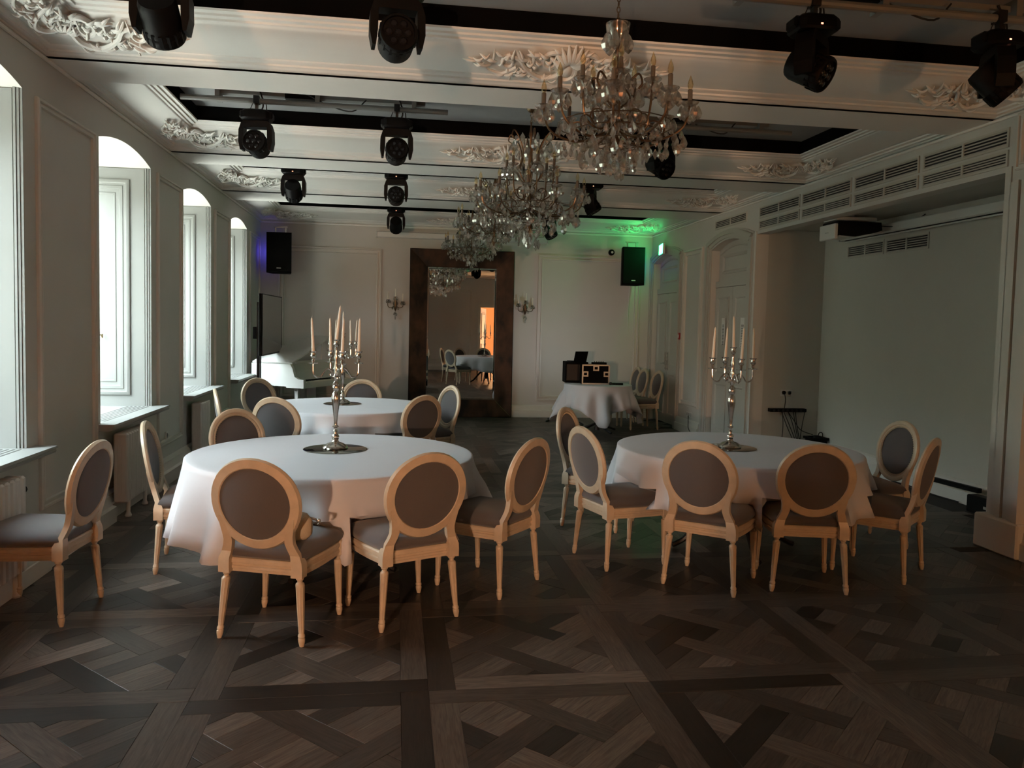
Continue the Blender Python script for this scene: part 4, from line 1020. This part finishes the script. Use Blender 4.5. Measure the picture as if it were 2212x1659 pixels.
# ------------------------------------------------------------------ small table equipment
def rz(o, a): o.rotation_euler = (0, 0, a); return o
t = rz(empty('flight_case', (3.06, 12.10, .7495)), -.06); tag(t, 'black flight case with metal corners on the small table', 'case')
MB().box(-.21, -.16, 0, .21, .16, .30).build('body', CASE, t, smooth=False)
mb = MB()
for x in (-.215, .195):
    for y in (-.165, .145): mb.box(x, y, 0, x+.02, y+.02, .305)
for z in (0, .285):
    for y in (-.165, .145): mb.box(-.215, y, z, .215, y+.02, z+.02)
mb.build('edge_profile', ALU, t, smooth=False)
for x, z in ((-.165, .16), (.165, .16), (0, .25)):
    MB().ring((x-.045, -.17, z-.04), (1, 0, 0), (0, 0, 1), (0, -1, 0), .09, .08, [(0, 0), (0, .012), (.02, .012), (.02, 0)]).build('latch', ALU, t)
t = rz(empty('equipment_rack', (2.80, 12.36, .7495)), -.06); tag(t, 'black rack box behind the flight case', 'rack')
MB().cbox(-.16, -.16, 0, .2, .16, .33, .008).build('body', CASE, t); MB().box(-.14, -.166, .04, .16, -.16, .29).build('front_plate', BLACKM, t, smooth=False)
t = rz(empty('laptop', (2.84, 12.36, 1.081)), .45); t.scale = (.75, .75, .7); tag(t, 'black laptop propped open on the equipment', 'laptop')
MB().cbox(-.17, -.12, 0, .17, .12, .018, .004).build('keyboard_base', BLACK, t)
M_ = Matrix.Rotation(radians(-14), 4, 'X')
d = MB().cbox(-.17, -.006, 0, .17, .006, .22, .003).build('display', BLACK, t); d.matrix_local = Matrix.Translation((0, -.115, .018)) @ Matrix.Rotation(radians(14), 4, 'X')
MB().box(-.155, .006, .015, .155, .0075, .205).build('screen', LAPS, d, smooth=False)
t = rz(empty('mixer', (3.12, 12.08, 1.056)), .1); tag(t, 'small black mixing unit lying on the flight case', 'mixer')
MB().cbox(-.09, -.06, 0, .12, .07, .03, .004).build('body', BLACK, t)
for k in range(5): MB().lathe([(.008, .03), (.007, .045)], 8, (-.06+k*.035, 0, 0)).build('knob', BLACKM, t)
t = rz(empty('microphone', (3.38, 11.82, .768)), -.15); tag(t, 'black microphone lying on the small white table', 'microphone')
RY = Matrix.Rotation(pi/2, 4, 'Y')
MB().lathe([(.012, -.10), (.014, -.09), (.017, .06), (.015, .07)], 12, M=RY).build('handle', BLACK, t)
MB().ball((-.12, 0, .003), .026, 10, 7).build('head', BLACKM, t)
def cable(pts, r, label, m_=RUBBER, nm='cable', grp=None):
    o = MB().tube(bez(pts, 6), r, 6).build(nm, m_); return tag(o, label, 'cable', grp)
cable([(2.55, 13.3, .012), (2.75, 13.55, .012), (2.95, 13.4, .012), (2.8, 13.2, .03), (2.6, 13.35, .04), (2.7, 13.6, .03), (3.0, 13.5, .02), (3.1, 12.9, .012), (2.9, 12.65, .012)], .012, 'black cable coil on the floor by the end wall')
cable([(2.78, 12.56, .9), (2.72, 12.66, .6), (2.75, 12.7, .2), (2.85, 12.66, .012)], .009, 'black cable hanging behind the small draped table')

# ------------------------------------------------------------------ niche equipment
t = empty('projector', (4.95, 8.30, 2.74)); t.scale = (.72, .8, .72); tag(t, 'black and white projector hung under the niche ceiling', 'projector')
MB().cbox(-.32, -.16, .16, .36, .16, .215, .008).build('mount_plate', WHITEP, t)
MB().lathe([(.035, .12), (.035, .25)], 12, (.05, 0, 0)).build('mount_post', WHITEP, t)
MB().prism([(-.30, -.03), (-.30, .14), (.40, .14), (.42, .02), (.30, -.02), (-.02, -.09), (-.25, -.08)], (0, -.2, 0), (1, 0, 0), (0, 0, 1), (0, 1, 0), .4).build('body', BLACK, t, smooth=False)
MB().prism([(-.28, -.088), (-.02, -.098), (.30, -.03), (.30, -.02), (-.02, -.086), (-.28, -.076)], (0, -.2, 0), (1, 0, 0), (0, 0, 1), (0, 1, 0), .4).build('bottom_cover', WHITEP, t, smooth=False)
MB().cbox(-.355, -.2, -.13, -.30, .2, .10, .01).build('front_cover', WHITEP, t)
MB().box(-.357, -.04, -.03, -.355, .05, -.015).build('badge', ALU, t, smooth=False)
cable([(5.24, 8.25, 2.82), (5.38, 8.1, 2.80), (5.47, 7.9, 2.84), (5.48, 7.75, 2.89)], .006, 'thin black cable behind the projector')
def socket(x, y, z, u, nn, L, label):
    t = empty('wall_socket', (x, y, z)); t.matrix_world = basis((x, y, z), u, (0, 0, 1), nn); tag(t, label, 'socket')
    MB().cbox(0, 0, 0, L, .08, .012, .003).build('plate', WHITEP, t)
    for k in range(round(L/.08)): MB().lathe([(.026, .012), (.026, .013), (.022, .013), (.02, .006)], 14, (.04+k*.08*L/(.08*round(L/.08)), .04, 0)).build('outlet', mat('outlet_grey', (.35, .35, .33), .5), t)
socket(4.965, 9.748, .79, (1, 0, 0), (0, -1, 0), .16, 'double socket above the power strip in the niche')
socket(XR-.001, 12.0, .26, (0, -1, 0), (-1, 0, 0), .24, 'triple socket low on the wall between the doors')
socket(XL+.001, 8.36, .30+.1, (0, 1, 0), (1, 0, 0), .08, 'wall socket below the panel beside the second window')
o = MB().lathe([(.022, 0), (.022, .03), (.012, .04)], 12, M=RX).build('plug', BLACK); o.location = (5.0, 9.735, .835); tag(o, 'round black plug in the niche socket', 'plug')
t = empty('power_strip', (4.80, 9.70, .585)); tag(t, 'black power strip fixed on the niche side wall', 'power strip')
MB().cbox(0, -.03, 0, .50, .048, .045, .004).build('body', BLACK, t)
for k in range(7): MB().lathe([(.016, 0), (.016, .002)], 10, (.05+k*.062, -.031, .022), RX).build('outlet', BLACKM, t)
CS = [[(5.0, 9.70, .83), (5.01, 9.69, .74), (5.0, 9.69, .63)], [(4.97, 9.68, .585), (4.98, 9.67, .4), (4.96, 9.66, .15), (4.95, 9.66, .01)], [(4.96, 9.68, .585), (5.03, 9.66, .4), (5.12, 9.64, .2), (5.18, 9.62, .01)],
      [(4.99, 9.68, .585), (5.08, 9.66, .38), (5.17, 9.64, .15), (5.19, 9.62, .01)], [(5.05, 9.68, .585), (5.10, 9.66, .45), (5.17, 9.64, .2), (5.2, 9.6, .01)], [(5.12, 9.68, .585), (5.15, 9.66, .4), (5.19, 9.63, .15), (5.21, 9.62, .01)],
      [(5.15, 9.68, .585), (5.165, 9.66, .42), (5.2, 9.63, .2), (5.22, 9.62, .01)], [(5.28, 9.68, .585), (5.24, 9.66, .42), (5.2, 9.63, .2), (5.19, 9.6, .01)], [(5.05, 9.68, .585), (5.13, 9.66, .47), (5.2, 9.62, .36), (5.36, 9.6, .30)]]
LB = ['cable from socket plug down to the power strip', 'cable hanging straight at the left end of the strip', 'cable slanting from the strip left end to the floor', 'second slanting cable under the power strip', 'steep cable under the middle of the strip', 'near-vertical cable under the strip', 'cable beside the near-vertical one', 'cable from the strip right end back to the floor', 'cable curving from the strip to the black box']
for c_, lb in zip(CS, LB): cable(c_, .0055, lb, grp='cables under the power strip')
t = empty('cable_box', (5.38, 9.55, 0)); tag(t, 'open black box with cables on the niche floor', 'box')
MB().prism([(-.095, -.1), (.095, -.1), (.095, .1), (-.095, .1)], (0, 0, .005), (1, 0, 0), (0, 1, 0), (0, 0, 1), .25).build('body', BLACK, t, smooth=False)
MB().ring((-.115, -.12, .25), (1, 0, 0), (0, 1, 0), (0, 0, 1), .23, .24, [(0, 0), (0, .03), (.02, .03), (.02, 0)]).build('rim', BLACK, t)
MB().tube(bez([(.02, 0, .27), (.04, 0, .33), (.08, .0, .33), (.09, 0, .27)], 5), .006, 5).box(-.03, -.03, .2, .03, .02, .30).build('contents', RUBBER, t)
t = empty('floor_light', (5.33, 6.55, 0), .1); tag(t, 'black bar light lying by the niche skirting at right', 'light')
MB().cbox(-.06, -.30, .0, .06, .10, .16, .01).build('body', BLACK, t)
MB().cbox(.02, .05, .17, .07, .62, .215, .006).build('bar', BLACK, t)
MB().box(-.062, -.16, .06, -.06, -.10, .085).build('badge', ALU, t, smooth=False)
cable([(5.42, 6.95, .012), (5.40, 7.3, .012), (5.44, 7.6, .012), (5.42, 8.0, .012)], .008, 'black cable along the niche skirting')
cable([(XR-.03, 11.86, .28), (XR-.05, 11.8, .2), (XR-.08, 11.7, .1), (XR-.08, 11.5, .012)], .006, 'thin cable hanging from the triple socket')

# ------------------------------------------------------------------ stage lights on ceiling rails
def rail(y, xs, label, z=3.56):
    t = empty('lighting_rail', (0, y, 0)); tag(t, label, 'rail', 'lighting rails in the coffers')
    for a, b in xs:
        MB().tube([(a, 0, z-.02), (b, 0, z-.02)], .024, 10).build('pipe', PIPE, t)
        MB().box(a+.28, .05, z+.045, b-.2, .13, z+.08).build('channel', PIPE, t, smooth=False)
        for x in (a+.3, (a+b)/2, b-.3): MB().box(x-.02, .0, z-.02, x+.02, .13, 3.61).build('bracket', PIPE, t, smooth=False)
        MB().box((a+b)/2-.28, .03, z+.03, (a+b)/2+.02, .15, z+.08).build('junction_box', BLACK, t, smooth=False)
        MB().tube(bez([((a+b)/2-.1, .02, z+.07), ((a+b)/2+.1, .0, z-.02), ((a+b)/2+.3, .0, z-.06), ((a+b)/2+.42, .02, z+.05)], 5), .006, 5).build('cable', RUBBER, t)
LAMP = {}
def lamp_meshes():
    LAMP['clamp'] = MB().box(-.025, -.035, -.02, .025, .035, .045).box(-.012, -.02, -.09, .012, .02, -.02).ball((.03, 0, -.0), .016, 6, 4).mesh('clamp', BLACKM)
    secs = []
    for z, w, d in ((-.075, .06, .06), (-.085, .10, .085), (-.10, .118, .095), (-.155, .122, .098), (-.168, .11, .09)):
        secs.append([(w*max(-1, min(1, 1.25*cos(t))), d*max(-1, min(1, 1.25*sin(t))), z) for t in [2*pi*k/20 for k in range(20)]])
    mb = MB().loft(secs)
    for sx in (-1, 1): mb.cbox(sx*.118-.022, -.06, -.155, sx*.118+.022, .06, -.09, .014)
    LAMP['base'] = mb.mesh('base', BLACK)
    mb = MB()
    prof = [(-.10, -.172), (.10, -.172), (.122, -.19), (.142, -.26), (.143, -.36), (.13, -.415), (.112, -.415), (.10, -.36), (.098, -.28), (.085, -.225), (-.085, -.225), (-.098, -.28), (-.10, -.36), (-.112, -.415), (-.13, -.415), (-.143, -.36), (-.142, -.26), (-.122, -.19)]
    # arms and bridge as convex pieces
    mb.prism([(-.10, -.172), (.10, -.172), (.122, -.19), (.11, -.228), (-.11, -.228), (-.122, -.19)], (0, -.05, 0), (1, 0, 0), (0, 0, 1), (0, 1, 0), .10)
    for sx in (-1, 1):
        mb.prism([(sx*.122, -.19), (sx*.142, -.25), (sx*.144, -.35), (sx*.130, -.418), (sx*.112, -.418), (sx*.102, -.34), (sx*.10, -.228)], (0, -.05, 0), (1, 0, 0), (0, 0, 1), (0, 1, 0), .10)
    LAMP['yoke'] = mb.mesh('yoke', BLACK, smooth=False)
    R = [(.05, .13), (.085, .125), (.094, .10), (.095, -.02), (.099, -.03), (.099, -.045), (.095, -.05), (.1, -.06), (.1, -.09), (.094, -.10), (.084, -.10), (.082, -.085), (.001, -.085)]
    mb = MB().lathe(R, 24)
    for k in range(16):
        a = 2*pi*k/16; mb.box(.092*cos(a)-.009, .092*sin(a)-.009, -.085, .092*cos(a)+.009, .092*sin(a)+.009, -.02)
    LAMP['head'] = mb.mesh('head', BLACK)
    LAMP['lens'] = MB().lathe([(.019, -.083), (.021, -.092), (.014, -.099), (.001, -.101)], 12).mesh('lens', LENS)
    LAMP['led'] = MB().box(-.006, -.1, -.148, .006, -.0965, -.14).mesh('status_light', REDL, smooth=False)
    LAMP['cable'] = MB().tube(bez([(.03, .02, -.08), (.05, .02, -.03), (.04, .03, .04), (.02, .04, .1)], 5), .007, 5).tube(bez([(-.06, 0, -.08), (-.04, 0, -.03), (-.02, 0, .02)], 5), .003, 4).tube(bez([(.08, .03, -.08), (.07, .03, .0), (.03, .03, .06)], 5), .005, 5).mesh('cable', RUBBER)
lamp_meshes()
def moving_head(x, y, ztop, rz_, tilt, label, led=False):
    t = empty('moving_head_light', (x, y, ztop), 0); tag(t, label, 'stage light', 'moving-head stage lights')
    put('clamp', LAMP['clamp'], t); put('base', LAMP['base'], t); put('cable', LAMP['cable'], t)
    yk = put('yoke', LAMP['yoke'], t, rz=rz_)
    M = Matrix.Rotation(rz_, 4, 'Z') @ Matrix.Translation((0, 0, -.365)) @ Matrix.Rotation(tilt, 4, 'X')
    hd = put('head', LAMP['head'], t, M=M)
    for k in range(7):
        a = 2*pi*k/6; q_ = (0, 0, 0) if k == 6 else (.05*cos(a), .05*sin(a), 0); put('lens', LAMP['lens'], hd, q_)
    if led: put('status_light', LAMP['led'], t)
    return t
R0, R1, R2, R3 = 4.33, 7.27, 9.82, 12.82
rail(R0, ((-1.75, .45), (1.6, 3.9)), 'grey lighting rail in the nearest coffer', 3.50)
rail(R1, ((-1.85, .43), (1.75, 3.7)), 'grey lighting rail in the second coffer', 3.53)
rail(R2, ((-1.75, .4), (1.75, 3.6)), 'grey lighting rail in the third coffer', 3.525)
rail(R3, ((-1.75, .4), (1.75, 3.6)), 'grey lighting rail in the farthest coffer', 3.525)
ZT = {R0: 3.475, R1: 3.505, R2: 3.51, R3: 3.52}
TL = radians
for x, y, a, tl, lb, ld in ((-1.19, R0, 0, 55, 'stage light cut by the top edge over the left beam end', False), (-.018, R0, .1, -92, 'large stage light at the top, left of the chandelier', False),
    (2.31, R0, .75, -60, 'large stage light at the top right of the nearest chandelier', True), (3.47, R0, 1.25, -45, 'stage light in the top right corner', True),
    (-1.22, R1, -.12, -98, 'stage light second row, over the second window side', False), (-.02, R1, .05, -98, 'stage light second row, middle, facing us', False), (2.42, R1, .5, -60, 'stage light second row, half hidden by the nearest chandelier', False),
    (-1.225, R2, 0, 60, 'stage light third row at left, turned away with red dot', True), (-.025, R2, 0, -98, 'stage light third row, middle, facing us', True), (2.385, R2, 1.2, -30, 'stage light third row, right of the second chandelier', True),
    (-.027, R3, 0, 60, 'small farthest stage light above the projection screen', True), (2.44, R3, .9, -30, 'small farthest stage light behind the chandelier crystals', False)):
    moving_head(x, y, ZT[y], a, TL(tl), lb, ld)

# ------------------------------------------------------------------ crystal chandeliers
bulb_me = MB().lathe([(.008, 0), (.014, .012), (.016, .025), (.012, .045), (.006, .06), (.001, .075)], 10).mesh('bulb', BULB)
slv_me = MB().lathe([(.013, 0), (.013, .075), (.010, .078)], 10).mesh('candle_sleeve', SLEEVE)
dish_me = MB().lathe([(.006, -.012), (.03, -.006), (.045, .006), (.05, .012), (.046, .012), (.03, .0), (.006, -.004)], 14).mesh('drip_dish', CRYSTAL, smooth=False)
big_drop = MB().lathe([(.001, 0), (.008, -.008), (.02, -.034), (.024, -.048), (.017, -.066), (.001, -.08)], 6).mesh('crystal_drop', CRYSTAL, smooth=False)
kite = MB().prism([(0, 0), (.017, -.03), (0, -.062), (-.017, -.03)], (0, -.005, 0), (1, 0, 0), (0, 0, 1), (0, 1, 0), .010).mesh('crystal_drop', CRYSTAL, smooth=False)
def chandelier(x, y, zbot, D, tiers, top, label, parts, seed, crown):
    """tiers = [(radius, cup height above bottom, lights, hub height)]"""
    r = random.Random(seed); t = empty('chandelier', (x, y, zbot)); tag(t, label, 'chandelier', 'crystal chandeliers'); drops = []
    zt = 3.61-zbot
    st = MB().lathe([(.012, .10), (.03, .13), (.035, .17), (.02, .2), (.014, .24), (.025, .27), (.014, .3), (.012, top-.15), (.02, top-.12), (.012, top-.08), (.006, top)], 12).build('stem', BRONZE, t)
    ch = MB(); z = top-.02; k = 0
    while z < zt-.06:
        a = (k % 2)*pi/2; ch.tube([(.009*cos(q_)*cos(a), .009*cos(q_)*sin(a), z+.018+.018*sin(q_)) for q_ in [2*pi*j/8 for j in range(8)]], .003, 4, closed=True); z += .029; k += 1
    ch.build('chain', BRONZE, t); MB().lathe([(.05, zt), (.05, zt-.03), (.03, zt-.06), (.01, zt-.07)], 14).build('ceiling_cup', BRONZE, t)
    for R, zc, nl, hub in tiers:
        for k in range(nl):
            a = 2*pi*(k+.31*len(tiers))/nl; c, s_ = cos(a), sin(a)
            p = bez([(.03, hub), (R*.35, hub-.05), (R*.62, hub-.06), (R*.86, hub-.0), (R, zc-.03), (R, zc)], 4)if False else bez([(.03*c, .03*s_, hub), (R*.38*c, R*.38*s_, hub-.06), (R*.68*c, R*.68*s_, hub-.05), (R*.92*c, R*.92*s_, hub+.01), (R*c, R*s_, zc)], 5)
            ar = MB().tube(p, .0065, 6)
            ar.tube([((R*.52+.045*cos(q_))*c, (R*.52+.045*cos(q_))*s_, hub+.0+.045*sin(q_)) for q_ in [-1.2+j*.45 for j in range(10)]], .005, 5)
            ar = ar.build('arm', BRONZE, t)
            put('drip_dish', dish_me, ar, (R*c, R*s_, zc+.006)); put('candle_sleeve', slv_me, ar, (R*c, R*s_, zc+.01)); put('bulb', bulb_me, ar, (R*c, R*s_, zc+.088))
            for j in range(6): b = a+2*pi*j/6; drops.append((R*c+.046*cos(b), R*s_+.043*sin(b), zc+.0, 0))
            for f, dz in ((.45, -.07), (.7, -.06), (.9, -.01)): drops.append((R*f*c, R*f*s_, hub+dz, 1))
            drops.append((R*c, R*s_, zc-.045, 1)); drops.append((R*.8*c, R*.8*s_, hub-.06, 2)); drops.append((R*.3*c, R*.3*s_, hub+.06, 2)); drops.append((R*.55*c, R*.55*s_, hub+.045, 1))
    R, zc, nl, hub = tiers[0]
    # hanging rings of the lower basket
    for rr, zz, nn, kind in ((R*.62, hub-.02, 14, 1), (R*.42, hub-.07, 12, 2), (R*.28, hub-.1, 10, 1), (R*.16, .14, 8, 2), (R*.8, hub+.02, 12, 2)):
        MB().tube([(rr*cos(2*pi*j/20), rr*sin(2*pi*j/20), zz) for j in range(20)], .003, 4, closed=True).build('hanging_ring', BRONZE, t)
        if parts:
            for k in range(nn): a = 2*pi*r.random(); drops.append((rr*(1+.2*r.random())*cos(a), rr*(1+.2*r.random())*sin(a), zz-.03-.08*r.random(), kind if r.random() < .6 else 0))
        for k in range(nn): a = 2*pi*(k+.5*r.random())/nn; drops.append((rr*cos(a), rr*sin(a), zz-.004, kind))
    # upper cage scrolls
    ns = 6; z0 = tiers[-1][3]+.06; z1 = top-(.30 if parts == 1 else .10)
    for k in range(ns):
        a = 2*pi*(k+.5)/ns; c, s_ = cos(a), sin(a); Rm = crown
        p = bez([(q_[0]*c, q_[0]*s_, q_[1]) for q_ in ((.03, z0), (Rm*.8, z0+(z1-z0)*.25), (Rm*.55, z0+(z1-z0)*.55), (Rm*.75, z0+(z1-z0)*.8), (Rm*1.25, z1), (Rm*1.45, z1-.05), (Rm*1.25, z1-.08))], 4)
        MB().tube(p, .006, 6).build('scroll', BRONZE, t)
        for f in (.3, .6, 1.0): q_ = p[int(f*(len(p)-1))]; drops.append((q_[0], q_[1], q_[2]-.005, 1 if f < 1 else 0))
        for j in range(2): drops.append((Rm*.9*cos(a+.3+.4*j), Rm*.9*sin(a+.3+.4*j), z1-.02-.12*j, 2))
    # bead strings
    mb = MB()
    for k in range(10 if parts else 8):
        a = 2*pi*k/(10 if parts else 8); n_ = 11
        for j in range(n_):
            f = j/(n_-1); rr = .03+(R*.62-.03)*f; zz = (tiers[-1][3]+.12)*(1-f)+(hub-.02)*f-.09*sin(pi*f); mb.ball((rr*cos(a), rr*sin(a), zz), .0085, 5, 3)
        for j in range(6): mb.ball((R*.2*cos(a), R*.2*sin(a), hub-.12-j*.022), .008, 5, 3)
    o = mb.build('bead_strings', CRYSTAL, t, smooth=False); o['kind'] = 'stuff'
    MB().lathe([(.004, .1), (.012, .06), (.028, .03), (.022, .008), (.004, 0)], 8).build('finial', CRYSTAL, t, smooth=False)
    if parts == 1:   # glass bowl and balls on the stem
        MB().lathe([(.012, top-.16), (.04, top-.12), (.062, top-.06), (.068, top-.02), (.064, top-.02), (.05, top-.07), (.012, top-.14)], 18).build('glass_bowl', CRYSTAL, t)
        MB().ball((0, 0, top-.25), .042, 14, 8).ball((0, 0, top-.19), .026, 12, 7).build('glass_ball', CRYSTAL, t)
        for k in range(6): a = 2*pi*k/6; drops.append((.062*cos(a), .062*sin(a), top-.07, 0))
    ms = [big_drop, drop_me, kite]
    if parts:
        for k, (dx, dy, dz, kd) in enumerate(drops[:298]):
            o = put('crystal_drop', ms[kd], t, (dx, dy, dz), r.uniform(0, 6.28))
            o.scale = (.95, .95, .95)
        drops = drops[298:]
    if drops:
        mb = MB()
        for dx, dy, dz, kd in drops:
            s_ = 1.35 if kd != 1 else 1.15; src = ms[kd]; i = len(mb.v); a = r.uniform(0, 6.28); c, q_ = cos(a), sin(a)
            mb.v += [(dx+s_*(v.co.x*c-v.co.y*q_), dy+s_*(v.co.x*q_+v.co.y*c), dz+s_*v.co.z) for v in src.vertices]; mb.f += [tuple(i+e for e in p.vertices) for p in src.polygons]
        o = mb.build('crystal_drops', CRYSTAL, t, smooth=False); o['kind'] = 'stuff'
    return t
chandelier(1.18, 4.35, 2.475, .82, [(.40, .36, 8, .24), (.20, .48, 5, .30)], .83, 'nearest crystal chandelier with glass bowl, at the picture top', 1, 1, .10)
chandelier(1.18, 7.22, 2.36, 1.0, [(.49, .45, 12, .32), (.22, .68, 6, .46)], 1.10, 'second crystal chandelier, large and two-tiered with curled crown', 2, 2, .15)
chandelier(1.18, 9.85, 2.50, .9, [(.45, .42, 10, .3), (.2, .62, 6, .44)], 1.0, 'third crystal chandelier, half hidden behind the second one', 0, 3, .13)
chandelier(1.16, 12.6, 2.50, .85, [(.42, .40, 10, .28), (.2, .58, 6, .4)], .95, 'farthest crystal chandelier hanging before the tall mirror', 0, 4, .12)
